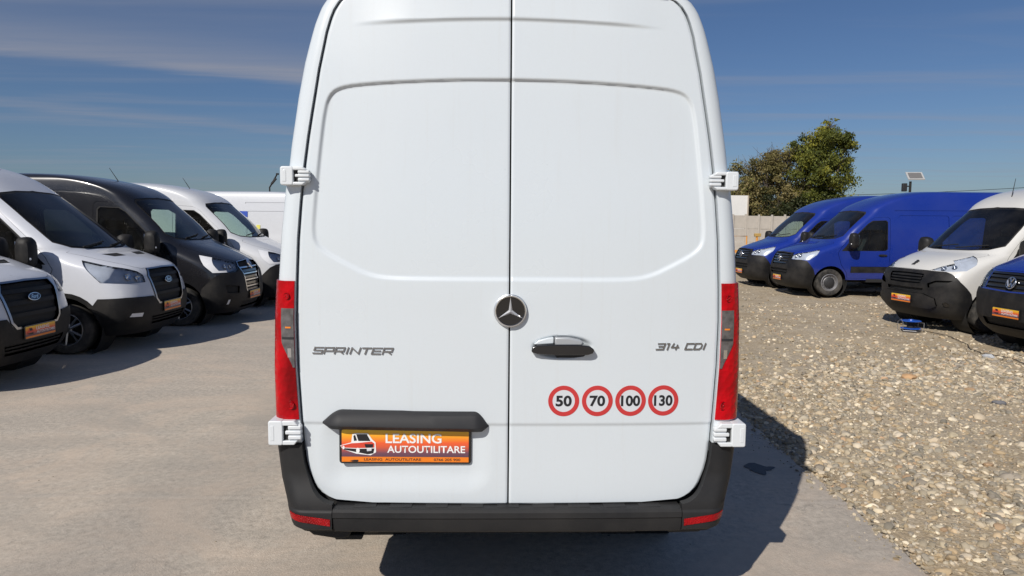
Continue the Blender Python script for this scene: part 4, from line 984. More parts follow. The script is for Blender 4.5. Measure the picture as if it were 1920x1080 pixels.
M['clear_lens'] = simple('smoked_clear_lens', (0.13, 0.125, 0.13), 0.12, 0.35, 1.0, var=.9, scale=36)
for sd in (1, -1):
    # tail light
    zt = np.unique(np.concatenate([np.linspace(.955, 1.572, 60)]))
    SI = {}
    def s_side(z, q=.17):
        key = round(z, 3)
        if key not in SI: SI[key] = s_at(z, q, 'q')
        return SI[key]
    lens = corner_patch('tail_light', sd, zt, lambda z: .004, lambda z: s_side(z), lambda z, t: .010-.004*(2*t-1)**6, M['red_lens'], hv, 22, .02)
    SX = {}
    def s_x(z, x):
        key = (round(z, 3), x)
        if key not in SX: SX[key] = s_at(z, x, 'x')
        return SX[key]
    zc = np.linspace(1.19, 1.452, 26)
    def s1(z): return .006+(.062 if z > 1.30 else .062*max(0.15, (z-1.175)/.125))*1.25
    cl = corner_patch('clear_lens', sd, zc, lambda z: .005, s1, lambda z, t: .0125, M['clear_lens'], lens, 8, .004)
    corner_patch('indicator_bulb', sd, np.linspace(1.364, 1.371, 3), lambda z: .024, lambda z: .056, lambda z, t: .0135, M['amber'], lens, 5, .003)
    corner_patch('lens_divider', sd, np.linspace(1.315, 1.325, 3), lambda z: .006, lambda z: .078, lambda z, t: .014, M['greyplastic'], lens, 6, .003)
    corner_patch('reversing_bulb', sd, np.linspace(1.235, 1.275, 5), lambda z: .024, lambda z: .046, lambda z, t: .0135, M['chrome'], lens, 5, .003)
    for zc_, r_ in ((1.505, .016), (1.02, .020)):
        x, q, _ = corner(zc_, .05, .0105); nrm = Vector((1, 0.5*sd, 0)).normalized()
        p = Vector((HL-q, x*sd, zc_)); qt = nrm.to_track_quat('Z', 'Y').to_matrix()
        MB().lathe([(r_, 0), (r_*.9, .003), (r_*.6, -.001), (.001, .003)], 16, axis='z').build('lamp_well', M['red_reflector'], lens).matrix_local = Matrix.Translation(p) @ qt.to_4x4()
    # bumper corner
    zb = np.concatenate([np.linspace(.452, .60, 26), np.linspace(.60, .848, 30)[1:]])
    def apb(z): return max(float(ez(max(z, .5661)))+.006, .780) if z > .5661 else .780
    def prb(z, t):
        p = .014+.040*float(sst((.72-z)/.16)); p += .010*float(sst((.560-z)/.010))
        e_ = -.030*float(sst((.478-z)/.024))-.012*float(sst((z-.838)/.010))
        return (.010+.006*float(sst((.60-z)/.08))+e_, p+e_)
    bc = corner_patch('bumper_corner', sd, zb, lambda z: 0.0, lambda z: .98, prb, M['plastic_hero'], hv, 30, .04, ap=apb, qside=.42)
    rz = np.linspace(.490, .520, 8); SR = {}
    def s_ref(z):
        k_ = round(z, 4)
        if k_ not in SR: SR[k_] = s_at(z, .955+.2*(z-.5), 'x', ap=.78, qside=.42)
        return SR[k_]
    corner_patch('reflector', sd, rz, lambda z: .012+.0*z, s_ref, lambda z, t: tuple(q_+.0035 for q_ in prb(z, t)), M['red_reflector'], bc, 16, .008, ap=lambda z: .780, qside=.42, zsl=.024)
# centre step of the bumper
prof = [(.06, .560), (-.030, .566), (-.052, .562), (-.062, .552), (-.063, .528), (-.056, .522), (-.052, .480), (-.046, .462), (-.030, .452), (.06, .450)]
rings = []
for x in np.linspace(-.777, .777, 41):
    b = float(bow(x))*.55
    rings.append([hp(float(x), z, q+b) for q, z in prof])
MB().loft(rings).build('bumper_step', M['plastic_hero'], hv, angle=28)
for k in range(9):
    x = -.64+.16*k; MB().box(hp(x, .5655, -.006+float(bow(x))*.55), (.05, .10, .004)).build('step_grip', M['plastic_hero'], hv, bevel=.0015)
# things under the tail
MB().prism([(-.93, .455), (-.70, .455), (-.72, .405), (-.76, .395), (-.88, .415)], lambda a, b: hp(a, b, .02), lambda a, b: hp(a, b, .16)).build('lower_valance', M['plastic_hero'], hv, bevel=.01)
MB().prism([(.72, .455), (.92, .455), (.88, .425), (.74, .420)], lambda a, b: hp(a, b, .02), lambda a, b: hp(a, b, .16)).build('lower_valance', M['plastic_hero'], hv, bevel=.01)
MB().prism([(-.80, .40), (-.66, .40), (-.67, .375), (-.79, .375)], lambda a, b: hp(a, b, .06), lambda a, b: hp(a, b, .20)).build('tow_eye_cover', M['void'], hv, bevel=.006)
MB().box(hp(0, .36, .9), (.9, .12, .10)).build('rear_axle', M['void'], hv)
MB().tube([hp(-.55, .36, .9), hp(.55, .36, .9)], .07, 12).build('axle_tube', M['void'], hv)
MB().box(hp(0, .42, .35), (.5, 1.2, .06)).build('spare_cradle', M['void'], hv)

# hinges
def hinge(sd, z0, z1, x_in, x_out, big):
    zc = (z0+z1)/2; h = z1-z0; w = x_out-x_in; qf = float(lean(zc))+.008
    P3 = lambda a, b, q: hp(a*sd, b, q)
    def pr(poly, q0, q1, nm, mat, par, bv): return MB().prism(poly, lambda a, b: P3(a, b, q0), lambda a, b: P3(a, b, q1)).build(nm, mat, par, bevel=bv, seg=3)
    xs0, xs1 = x_in+w*.40, x_in+w*.55            # slot between arm and cover
    # cover wrapping the body corner
    root = pr([(a, b) for _, a, b in rr('f', xs1, x_out, z0, z1, .010)], qf-.030, qf+.09, 'door_hinge', M['hinge'], hv, .005)
    pr([(x_in+.012, z1-h*.20), (xs1+.004, z1-h*.20), (xs1+.004, z1-.001), (x_in+.030, z1-.001)], qf-.028, qf+.02, 'hinge_bridge', M['hinge'], root, .004)
    pr([(x_in+.030, z0+.001), (xs1+.004, z0+.001), (xs1+.004, z0+h*.18), (x_in+.016, z0+h*.18)], qf-.028, qf+.02, 'hinge_bridge', M['hinge'], root, .004)
    pr([(xs0-.004, z0+h*.10), (xs1+.008, z0+h*.10), (xs1+.008, z1-h*.10), (xs0-.004, z1-h*.10)], qf-.012, qf+.02, 'hinge_slot', M['void'], root, .001)
    # folded arm with three ribs on the door side
    pr([(x_in+.004, z0+h*.16), (xs0, z0+h*.16), (xs0, z1-h*.18), (x_in+.004, z1-h*.18)], qf-.018, qf+.012, 'hinge_arm', M['hinge'], root, .004)
    for k in range(3):
        zz = zc+(k-1)*h*.205+h*.01
        pr([(x_in, zz-h*.075), (xs0+(.012 if k == 1 else .0), zz-h*.075), (xs0+(.012 if k == 1 else .0), zz+h*.075), (x_in, zz+h*.075)], qf-.026, qf+.006, 'hinge_knuckle', M['hinge'], root, .004)
    pr([(x_out-.026, z0+h*.20), (x_out-.010, z0+h*.20), (x_out-.010, z1-h*.20), (x_out-.026, z1-h*.20)], qf-.0315, qf-.025, 'hinge_cover', M['hinge'], root, .001)
    MB().box(P3(x_out+.003, zc, qf+.015), (.035, .008, h*.50)).build('hinge_buffer', M['void'], root)
hinge(-1, 1.986, 2.067, .866, .990, 0); hinge(1, 1.982, 2.063, .872, .996, 0)
hinge(-1, .846, .956, .917, 1.060, 1); hinge(1, .838, .946, .922, 1.064, 1)

# lamp bar above the plate
xs_ = np.concatenate([np.linspace(-.826, -.740, 14), np.linspace(-.730, -.165, 12), np.linspace(-.152, -.089, 12)]); rings = []
for x in xs_:
    tl = np.clip((x+.826)/.088, 0, 1); tr_ = np.clip((-.089-x)/.066, 0, 1); f = min(math.sin(tl*math.pi/2), math.sin(tr_*math.pi/2)); f = max(f, .02)
    zt_ = .946+(.054)*f if x < -.45 else .930+(.068)*f
    zt_ = np.interp(x, [-.74, -.152], [.0, .0])+zt_; zm = np.interp(x, [-.826, -.089], [.943, .929]); zb_ = zm-.022*min(1, f*1.5)-.002
    q0 = .0; pr = .050*f**.7
    rings.append([hp(float(x), zt_, dq(-.45, .99)+.012), hp(float(x), zt_-.004*f, dq(-.45, .99)-.008*f), hp(float(x), zt_-.018*f, dq(-.45, .99)-pr*.60), hp(float(x), zm+.004, dq(-.45, .99)-pr), hp(float(x), zm-.003, dq(-.45, .99)-pr), hp(float(x), zb_, dq(-.45, .99)-pr*.45), hp(float(x), zb_, dq(-.45, .99)+.03)])
bar = MB().loft(rings).build('plate_lamp_bar', M['greyplastic'], hv, angle=32)
# plate
pq = dq(-.46, .80)
make_plate(hv, (HL-pq+.004, -.4605, .842), (0, 1, -.006), (0, 0.006, 1), (1, 0, 0), W=.565, Hh=.134, full=True)

# emblem at the seam
star_emblem(hv, Vector(hp(.004, 1.447, dq(.1, 1.447)-.004)), Vector((0, 1, 0)), Vector((0, 0, 1)), Vector((1, 0, 0)), .071)
MB().lathe([(.073, -.004), (.0735, .008), (.069, .010)], 40, axis='x', c=hp(.004, 1.447, dq(.1, 1.447))).build('emblem_seat', M['alu'], hv)

# handle
M['satin_grey'] = simple('handle_silver', (.40, .42, .44), .4, .3, var=.05)
hx, hz = .236, 1.287; hq = float(lean(hz))
def hpr(poly, q0, q1, nm, mat, par, bv): return MB().prism(poly, lambda a, b: hp(a, b, q0), lambda a, b: hp(a, b, q1)).build(nm, mat, par, bevel=bv, seg=3)
bl = [(.097, 1.272), (.101, 1.288), (.125, 1.299), (.20, 1.302), (.30, 1.302), (.352, 1.296), (.372, 1.282), (.374, 1.272), (.366, 1.262), (.345, 1.256), (.20, 1.255), (.125, 1.260), (.101, 1.266)]
grip = hpr(bl, hq-.030, hq+.012, 'door_handle', M['gloss_black'], hv, .006)
hpr([(.108, 1.300), (.130, 1.318), (.170, 1.329), (.196, 1.332), (.196, 1.303), (.120, 1.298)], hq-.012, hq+.02, 'handle_cap', M['white_hero'], grip, .005)
hpr([(.200, 1.2995), (.200, 1.333), (.26, 1.332), (.310, 1.322), (.327, 1.312), (.320, 1.2965), (.21, 1.2955)], hq-.022, hq+.02, 'handle_flap', M['satin_grey'], grip, .007)
hpr([(.20, 1.2545), (.345, 1.2545), (.33, 1.243), (.29, 1.238), (.21, 1.239)], hq+.001, hq+.02, 'handle_shadow_panel', M['greyplastic'], grip, .002)

# badge lettering built from strokes
STROKES = {'S': [[(1, 1), (0, 1), (0, .5), (1, .5), (1, 0), (0, 0)]], 'P': [[(0, 0), (0, 1), (1, 1), (1, .42), (.05, .42)]], 'R': [[(0, 0), (0, 1), (1, 1), (1, .42), (.05, .42)], [(.5, .42), (1, 0)]], 'I': [[(.5, 0), (.5, 1)]], 'N': [[(0, 0), (0, 1), (1, 0), (1, 1)]], 'T': [[(0, 1), (1, 1)], [(.5, .95), (.5, 0)]], 'E': [[(1, 1), (0, 1), (0, 0), (1, 0)], [(.05, .5), (.9, .5)]], '3': [[(0, 1), (1, 1), (1, 0), (0, 0)], [(.25, .5), (.95, .5)]], '1': [[(.1, 1), (.55, 1), (.55, 0)]], '4': [[(.15, 1), (0, .35), (1, .35)], [(.72, .75), (.72, 0)]], 'C': [[(1, 1), (0, 1), (0, 0), (1, 0)]], 'D': [[(0, 0), (0, 1), (.75, 1), (1, .75), (1, .25), (.75, 0), (0, 0)]]}
WID = {'I': .30, '1': .55, ' ': .5}
def badge(name, txt, x0, x1, z0, z1, parent, th=.0058, shear=.38):
    wt_ = [WID.get(c, 1.0) for c in txt]; gap = .28; tot = sum(wt_)+gap*(len(txt)-1); k = (x1-x0-shear*(z1-z0))/tot; m = MB(); cx = x0; j = 0
    H_ = z1-z0-th
    for c, w in zip(txt, wt_):
        for line in STROKES.get(c, []):
            pts = [(cx+a*w*k, z0+th/2+b*H_) for a, b in line]
            pts = [(a+shear*(b-z0), b) for a, b in pts]
            for (a0, b0), (a1, b1) in zip(pts, pts[1:]):
                d = Vector((a1-a0, b1-b0)); d.normalize(); n = Vector((-d.y, d.x))*th/2; e = d*th*.45; j += 1; h = .005+.0001*(j % 7)
                quad = [(a0-e.x+n.x, b0-e.y+n.y), (a1+e.x+n.x, b1+e.y+n.y), (a1+e.x-n.x, b1+e.y-n.y), (a0-e.x-n.x, b0-e.y-n.y)]
                m.prism(quad, lambda a, b: on_door(a, b, -.002), lambda a, b: on_door(a, b, h))
        cx += (w+gap)*k
    return m.build(name, M['badge'], parent, smooth=False)
M['badge'] = simple('badge_chrome', (.42, .43, .45), .25, 1.0, var=.15, scale=30)
badge('lettering', 'SPRINTER', -.869, -.512, 1.249, 1.2805, hv); badge('lettering', '314 CDI', .655, .887, 1.2735, 1.3045, hv)

# speed stickers
for x, t_, wdt in ((.245, '50', .072), (.396, '70', .070), (.546, '100', .087), (.695, '130', .085)):
    N_ = 44; zc = 1.043
    def disc(r0, r1, h): return [[on_door(x+r*math.cos(2*math.pi*k/N_), zc+r*math.sin(2*math.pi*k/N_), hh) for k in range(N_)] for r, hh in ((r0, h), (r1, h))]
    red = MB().loft([[on_door(x+r*math.cos(2*math.pi*k/N_), zc+r*math.sin(2*math.pi*k/N_), hh) for k in range(N_)] for r, hh in ((.0695, -.002), (.0695, .0012), (.0500, .0012), (.0500, .0004))], caps=False).build('speed_limit_sticker', M['sticker_red'], hv)
    red['label'] = 'round red-rimmed sticker reading '+t_
    MB().add([on_door(x+.053*math.cos(2*math.pi*k/N_), zc+.053*math.sin(2*math.pi*k/N_), .0009) for k in range(N_)], [tuple(range(N_))]).build('sticker_face', M['sticker_white'], red, smooth=False)
    text_obj('numerals', t_, wdt, .050, lambda a, b, h: on_door(x+a, zc+b, .0016), M['print_black'], red, .034, 0)

# ------------------------------------------------------------------ ground, slab, gravel
def ground_mat():
    t = NT('earth_and_fine_gravel'); co = t.coord('Object')
    big = t.noise(co, .35, 5, .6); mid = t.noise(co, 2.2, 6, .65, .4); v = t.n('ShaderNodeTexVoronoi', {'Vector': co, 'Scale': 26}); v2 = t.n('ShaderNodeTexVoronoi', {'Vector': co, 'Scale': 70})
    soil = t.ramp(mid, [(.25, (.21, .155, .088)), (.5, (.36, .27, .16)), (.75, (.47, .37, .235))])
    peb = t.ramp(v.outputs['Color'], [(.0, (.20, .17, .13)), (.4, (.36, .30, .215)), (.75, (.47, .39, .27)), (1., (.62, .55, .43))])
    peb2 = t.ramp(v2.outputs['Color'], [(.0, (.18, .155, .115)), (.5, (.40, .33, .235)), (1., (.60, .53, .42))])
    f = t.ramp(t.mix(.5, big, mid), [(.42, g(0)), (.58, g(1))])
    c = t.mix(f, t.mix(.35, soil, peb2), t.mix(.5, peb, peb2))
    h = t.mix(.5, v.outputs['Distance'], v2.outputs['Distance'])
    t.set(Base_Color=c, Roughness=.92, Normal=t.bump(mid, .5, .05, t.bump(h, .6, .02)))
    return t.m
def slab_mat():
    t = NT('worn_concrete'); co = t.coord('Object')
    st = t.coord('Object', (0.75, 1.15, 1), (0, 0, R(-16)))
    big = t.noise(co, .22, 5, .6, .5); cl = t.noise(st, 1.1, 7, .62, .8); md = t.noise(co, 6, 6, .65); fi = t.noise(co, 75, 4, .7); gr = t.noise(co, 260, 2, .6)
    c = t.ramp(t.mix(.55, big, cl), [(.28, (.33, .30, .26)), (.42, (.44, .39, .325)), (.56, (.53, .455, .37)), (.72, (.60, .53, .445))])
    c = t.mix(t.ramp(md, [(.45, g(0)), (.70, g(.40))]), c, (.36, .33, .29))
    c = t.mix(.42, c, t.ramp(fi, [(.25, (.25, .22, .18)), (.5, (.47, .41, .34)), (.8, (.70, .62, .52))]), 'MIX')
    c = t.mix(t.ramp(gr, [(.60, g(0)), (.72, g(.35))]), c, (.15, .135, .125))
    c = t.mix(.55, c, t.ramp(t.noise(co, 22, 6, .75, .3), [(.30, (.24, .215, .18)), (.48, (.49, .43, .355)), (.60, (.63, .555, .46)), (.75, (.78, .70, .60))]))
    # pink-beige and grey clouding, hairline cracks, tyre smears
    c = t.mix(t.ramp(t.noise(co, .9, 6, .7, 1.2), [(.44, g(0)), (.62, g(.60))]), c, (.62, .50, .39))
    c = t.mix(t.ramp(t.noise(st, .55, 7, .7, 1.5), [(.48, g(0)), (.66, g(.65))]), c, (.40, .36, .305))
    wob = t.n('ShaderNodeVectorMath', {0: co, 1: t.n('ShaderNodeTexNoise', {'Vector': co, 'Scale': 1.4, 'Detail': 6}).outputs['Color']}, operation='ADD').outputs[0]
    ck = t.n('ShaderNodeTexVoronoi', {'Vector': wob, 'Scale': .33}, feature='DISTANCE_TO_EDGE').outputs['Distance']
    crack = t.mix(t.ramp(t.noise(co, .7, 3), [(.55, g(0)), (.70, g(.35))]), g(0), t.ramp(ck, [(.0008, g(1)), (.0026, g(0))]))
    c = t.mix(crack, c, (.16, .145, .125))
    tyre = t.n('ShaderNodeTexWave', {'Vector': t.coord('Object', (1, .05, 1), (0, 0, R(62))), 'Scale': .16, 'Distortion': 3.5, 'Detail': 4, 'Detail Scale': 1.2}, bands_direction='X').outputs['Fac']
    c = t.mix(t.ramp(tyre, [(.80, g(0)), (.97, g(.28))]), c, (.24, .225, .21))
    pk = t.n('ShaderNodeTexVoronoi', {'Vector': co, 'Scale': 2.3}); spot = t.ramp(pk.outputs['Distance'], [(.012, g(1)), (.022, g(0))])
    c = t.mix(spot, c, (.06, .055, .05))
    # straight-edge ripples left by the screed, running across the slab
    sx = t.coord('Object', (0.12, 1.0, 1)); wv = t.n('ShaderNodeTexWave', {'Vector': t.coord('Object', (.02, 1, 1), (0, 0, R(2))), 'Scale': .21, 'Distortion': 2.6, 'Detail': 4, 'Detail Scale': .6}, bands_direction='Y')
    line = t.ramp(wv.outputs['Fac'], [(.0, g(1)), (.006, g(0))]); c = t.mix(t.mix(.75, line, g(0)), c, (.50, .45, .39))
    nb = t.bump(line, .2, .006, t.bump(t.n('ShaderNodeMath', {0: 1.0, 1: crack}, operation='SUBTRACT').outputs[0], .4, .004, t.bump(fi, .45, .008, t.bump(cl, .25, .03))))
    t.set(Base_Color=c, Roughness=t.ramp(md, [(.3, g(.72)), (.7, g(.92))]), Normal=nb, Specular_IOR_Level=.35)
    return t.m
# terrain: one sheet to the horizon, gently uneven on the gravel side
gx = np.concatenate([np.linspace(-600, -40, 8), np.linspace(-30, 1.9, 8), np.linspace(2.1, 14, 120), np.linspace(14.5, 40, 30), np.linspace(50, 600, 8)])
gy = np.concatenate([np.linspace(-200, -8, 6), np.linspace(-6, 24, 220), np.linspace(25, 60, 40), np.linspace(70, 900, 10)])
GX, GY = np.meshgrid(gx, gy)
def terrain(x, y):
    x = np.asarray(x, float); y = np.asarray(y, float); a = np.clip((x-2.3)/1.2, 0, 1)
    return -.035+a*(.018*np.sin(x*1.7+y*.9)+.014*np.sin(x*.8-y*1.9+1)+.010*np.sin(x*3.1+y*2.3+.4)+.006*np.sin(5.2*x-4.1*y))
GZ = terrain(GX, GY); n_, m_ = GX.shape; ii = np.arange(n_*m_).reshape(n_, m_)
gf = np.stack([ii[:-1, :-1], ii[:-1, 1:], ii[1:, 1:], ii[1:, :-1]], -1).reshape(-1, 4)
gnd = link('ground', mesh_np('ground', np.stack([GX, GY, GZ], -1).reshape(-1, 3), None, gf, ground_mat())); tag(gnd, kind='structure')
# concrete slab with a slightly ragged edge on the gravel side
ys = np.linspace(-8, 34, 420); ex = 2.235+.012*np.sin(ys*3.1)+.008*np.sin(ys*11.3+1)+rng.normal(0, .004, len(ys))
sl = MB(); ro = [(float(x), float(y)) for x, y in zip(ex, ys)]
vs_ = []; fs_ = []
for k, (x, y) in enumerate(ro):
    vs_ += [(-40, y, 0.0), (x-.012, y, 0.0), (x-.003, y, -.005), (x, y, -.016), (x+.004, y, -.12)]
for k in range(len(ro)-1):
    for j in range(4): fs_.append((k*5+j, k*5+j+1, (k+1)*5+j+1, (k+1)*5+j))
sl.add(vs_, fs_); so = sl.build('concrete_slab', slab_mat(), None); tag(so, kind='structure')

# loose stones
def stone_set(nk=14, sub=1, jit=.16):
    out = []
    for k in range(nk):
        bm = bmesh.new(); bmesh.ops.create_icosphere(bm, subdivisions=sub, radius=1.0)
        sx, sy, sz = random.uniform(.75, 1.25), random.uniform(.65, 1.0), random.uniform(.42, .75); rs = np.random.default_rng(k)
        for v in bm.verts:
            j = 1+rs.normal(0, jit); v.co = Vector((v.co.x*sx*j, v.co.y*sy*j, v.co.z*sz*j))
        V = np.array([tuple(v.co) for v in bm.verts]); F = np.array([[v.index for v in f.verts] for f in bm.faces]); bm.free(); out.append((V, F))
    return out
STONES = stone_set(); STONES2 = stone_set(18, 2, .075)
def scatter(name, pts, sizes, mat, tint, STONES=STONES):
    Vs = []; Fs = []; Cs = []; b = 0
    kinds = rng.integers(0, len(STONES), len(pts)); ang = rng.uniform(0, 2*math.pi, len(pts)); tl = rng.normal(0, .35, (len(pts), 2))
    for k, (V, F) in enumerate(STONES):
        sel = np.where(kinds == k)[0]
        if len(sel) == 0: continue
        ca, sa = np.cos(ang[sel]), np.sin(ang[sel]); P_ = V[None]*sizes[sel][:, None, None]
        x = P_[..., 0]*ca[:, None]-P_[..., 1]*sa[:, None]; y = P_[..., 0]*sa[:, None]+P_[..., 1]*ca[:, None]; z = P_[..., 2]+x*tl[sel, 0:1]*.6+y*tl[sel, 1:2]*.6
        W = np.stack([x, y, z], -1)+pts[sel][:, None, :]; Vs.append(W.reshape(-1, 3)); nv = V.shape[0]
        Fs.append((F[None]+(b+np.arange(len(sel))*nv)[:, None, None]).reshape(-1, 3)); b += len(sel)*nv
        Cs.append(np.repeat(tint[sel], nv, 0))
    V = np.concatenate(Vs); F = np.concatenate(Fs); me = mesh_np(name, V, None, F, mat); me.set_sharp_from_angle(angle=R(30))
    at = me.color_attributes.new('stone_tint', 'FLOAT_COLOR', 'POINT'); c = np.concatenate(Cs); at.data.foreach_set('color', np.concatenate([c, np.ones((len(c), 1))], 1).astype(np.float32).ravel())
    return link(name, me)
def stone_mat():
    t = NT('river_stone'); a = t.n('ShaderNodeAttribute', attribute_name='stone_tint'); co = t.coord('Object'); n = t.noise(co, 120, 4, .7)
    t.set(Base_Color=t.mix(.35, a.outputs['Color'], t.mix(n, g(.12), g(.55)), 'OVERLAY'), Roughness=.82); return t.m
PAL = np.array([(.40, .36, .29), (.46, .42, .35), (.33, .30, .25), (.25, .24, .22), (.52, .49, .43), (.38, .31, .22), (.44, .37, .27), (.29, .27, .25), (.60, .57, .52), (.35, .33, .30), (.41, .30, .21)])
PAL = PAL*np.array([1.16, 1.08, .93])
PROB = np.array([.14, .15, .11, .11, .12, .07, .07, .09, .07, .06, .02]); PROB /= PROB.sum()
def field(n, y0, y1, smin, smax, pw=2.2, clump=0.0):
    # in the wedge that the camera can see past the van, plus a margin
    y = y0+(y1-y0)*rng.random(n)**.9; x0 = np.maximum(2.22, .22*y); x1 = .80*y+2.2; x = x0+(x1-x0)*rng.random(n)
    cl = .5+.25*np.sin(x*1.3+y*.7)+.25*np.sin(x*.6-y*1.1+2)
    keep = rng.random(n) < (1-clump*(cl < .42)); keep &= ~((x < 2.26) & True)
    # bare earth in front of the parked vans
    bare = 1/(1+np.exp(-(y-10.5-.35*(x-5))/.8)); keep &= rng.random(n) > bare*.75
    x, y = x[keep], y[keep]; s = smin+(smax-smin)*rng.random(len(x))**pw
    p = np.stack([x, y, terrain(x, y)+s*.12], -1); t = PAL[rng.choice(len(PAL), len(x), p=PROB)]*rng.uniform(.75, 1.2, (len(x), 1))
    return p, s, t
A2 = [field(6500, 2.8, 10, .020, .042, 1.8, .7), field(420, 3.2, 12, .036, .058, 1.8, .8)]
A = [field(26000, 2.8, 8.5, .006, .022, 1.5, .35), field(16000, 8.0, 17, .014, .044, 1.6, .45), field(5000, 16, 30, .02, .05, 1.6, .3)]
# stones spilled along the slab edge
ns_ = 1500; ye = rng.uniform(2.8, 22, ns_); xe = 2.20+np.abs(rng.normal(0, .10, ns_))-.12*rng.random(ns_)**3; se = .005+.022*rng.random(ns_)**2.5
A.append((np.stack([xe, ye, np.where(xe < 2.235, se*.3, -.02+se*.2)], -1), se, PAL[rng.choice(len(PAL), ns_, p=PROB)]*rng.uniform(.7, 1.15, (ns_, 1))))
gv = scatter('gravel', np.concatenate([a[0] for a in A]), np.concatenate([a[1] for a in A]), stone_mat(), np.concatenate([a[2] for a in A]))
gv2 = scatter('gravel', np.concatenate([a[0] for a in A2]), np.concatenate([a[1] for a in A2]), stone_mat(), np.concatenate([a[2] for a in A2]), STONES2)
tag(gv2, 'larger rounded stones strewn over the gravel', 'gravel', kind='stuff')
tag(gv, 'loose river gravel in beige, grey and brown beside the concrete', 'gravel', kind='stuff')
# crumbs and pebbles strayed on to the slab
def slab_pebbles():
    n = 420; y = rng.uniform(3.2, 14, n); x = 2.2-np.abs(rng.normal(0, .18, n)); far = rng.random(n) < .45; x[far] = rng.uniform(-7, 2.2, far.sum())
    s = rng.uniform(.002, .007, n); p = np.stack([x, y, s*.3], -1); return scatter('grit', p, s, stone_mat(), PAL[rng.choice(len(PAL), n, p=PROB)]*.8)
tag(slab_pebbles(), 'scattered grit lying on the concrete', 'grit', kind='stuff')
# a few rocks that stand out
def rock(x, y, r, c, label, seed, flat=.6):
    bm = bmesh.new(); bmesh.ops.create_icosphere(bm, subdivisions=3, radius=1.0); rs = np.random.default_rng(seed); ax = rs.normal(0, 1, (7, 3)); ax /= np.linalg.norm(ax, axis=1)[:, None]
    for v in bm.verts:
        d = np.array(v.co); k = 1.0
        for a in ax: k = min(k, .72/max(.3, float(d@a)) if d@a > .3 else 1)
        k *= 1+.05*math.sin(9*d[0]+seed)*math.cos(7*d[1]); v.co = Vector(d*k*np.array([1.25, .9, flat]))*r
    me = bpy.data.meshes.new('rock'); bm.to_mesh(me); bm.free(); me.polygons.foreach_set('use_smooth', [True]*len(me.polygons)); me.set_sharp_from_angle(angle=R(28)); me.materials.append(simple('rock_stone', c, .85, var=.35, scale=22))
    o = link('rock', me); o.location = (x, y, float(terrain(x, y))+r*.22); o.rotation_euler = (0, 0, seed); tag(o, label, 'rock', 'larger rocks lying on the gravel')
rock(4.86, 8.55, .085, (.47, .29, .15), 'orange-brown rock lying in the gravel, largest of the loose rocks', 3)
rock(4.55, 5.05, .045, (.55, .53, .48), 'pale whitish stone in the near gravel by the slab', 5)
rock(5.15, 7.35, .055, (.13, .13, .14), 'dark grey stone in the middle of the gravel', 9)
rock(6.75, 9.9, .075, (.40, .41, .42), 'light grey rock beside the cable in the gravel', 12)
rock(3.95, 6.2, .05, (.45, .38, .26), 'yellowish stone near the corner of the van shadow', 17)
# dark damp patch on the slab beside the van
bmp = MB(); pp = [(1.87+.10*math.cos(t)*(1+.3*math.sin(3*t+1)+.12*math.sin(9*t)), 5.22+.10*math.sin(t)*(1+.35*math.cos(4*t)+.15*math.sin(7*t)), .004) for t in np.linspace(0, 2*math.pi, 40)[:-1]]
bmp.add(pp, [tuple(range(len(pp)))]); tag(bmp.build('oil_stain', simple('oil_stain', (.06, .058, .058), .55, var=.5, scale=20), None, smooth=False), 'dark oil stain on the concrete in the van shadow', 'stain')

# ------------------------------------------------------------------ cable reel and its cable
cr_ = empty('cable_reel', (7.12, 12.55, float(terrain(7.12, 12.55))+.03)); tag(cr_, 'blue cable reel lying on the gravel in front of the white van', 'cable reel')
blue_pl = simple('blue_reel_plastic', (.02, .09, .42), .35)
def flange(z, nm):
    m = MB(); m.lathe([(.05, z-.008), (.205, z-.008), (.215, z), (.205, z+.010), (.16, z+.014), (.05, z+.010), (.05, z-.008)], 32, axis='z'); return m.build(nm, blue_pl, cr_)
flange(.045, 'flange'); flange(.225, 'flange')
MB().lathe([(.001, .05), (.075, .05), (.082, .10), (.078, .16), (.085, .20), (.001, .22)], 24, axis='z').build('cable_winding', M['void'], cr_)
MB().lathe([(.001, .235), (.06, .235), (.05, .262), (.001, .266)], 20, axis='z').build('hub', blue_pl, cr_)
cr_.scale = (.78, .78, .74)
MB().tube([(-.24, -.12, .0), (-.245, -.12, .20), (-.235, -.02, .27), (-.24, .10, .20), (-.235, .12, .0)], .007, 8).build('stand', M['steel'], cr_)
MB().tube([(-.235, -.12, .005), (.0, -.235, .005), (.235, -.12, .005), (.24, -.11, .18), (.24, .10, .18), (.235, .12, .005)], .007, 8).build('stand', M['steel'], cr_)
pts = [(7.32, 12.5), (7.36, 12.35), (7.45, 11.9), (7.35, 11.3), (7.0, 10.7), (6.85, 10.2), (6.95, 9.7), (6.85, 9.2), (7.0, 8.6), (7.5, 8.1), (8.2, 7.8)]
cp = []
for (a, b), (c, d) in zip(pts, pts[1:]):
    for k in range(5): x, y = a+(c-a)*k/5, b+(d-b)*k/5; cp.append((x, y, float(terrain(x, y))+.022))
tag(MB().tube(cp, .0065, 6).build('power_cable', simple('cable_sheath', (.05, .042, .035), .7), None), 'dark cable trailing from the reel across the gravel', 'cable')

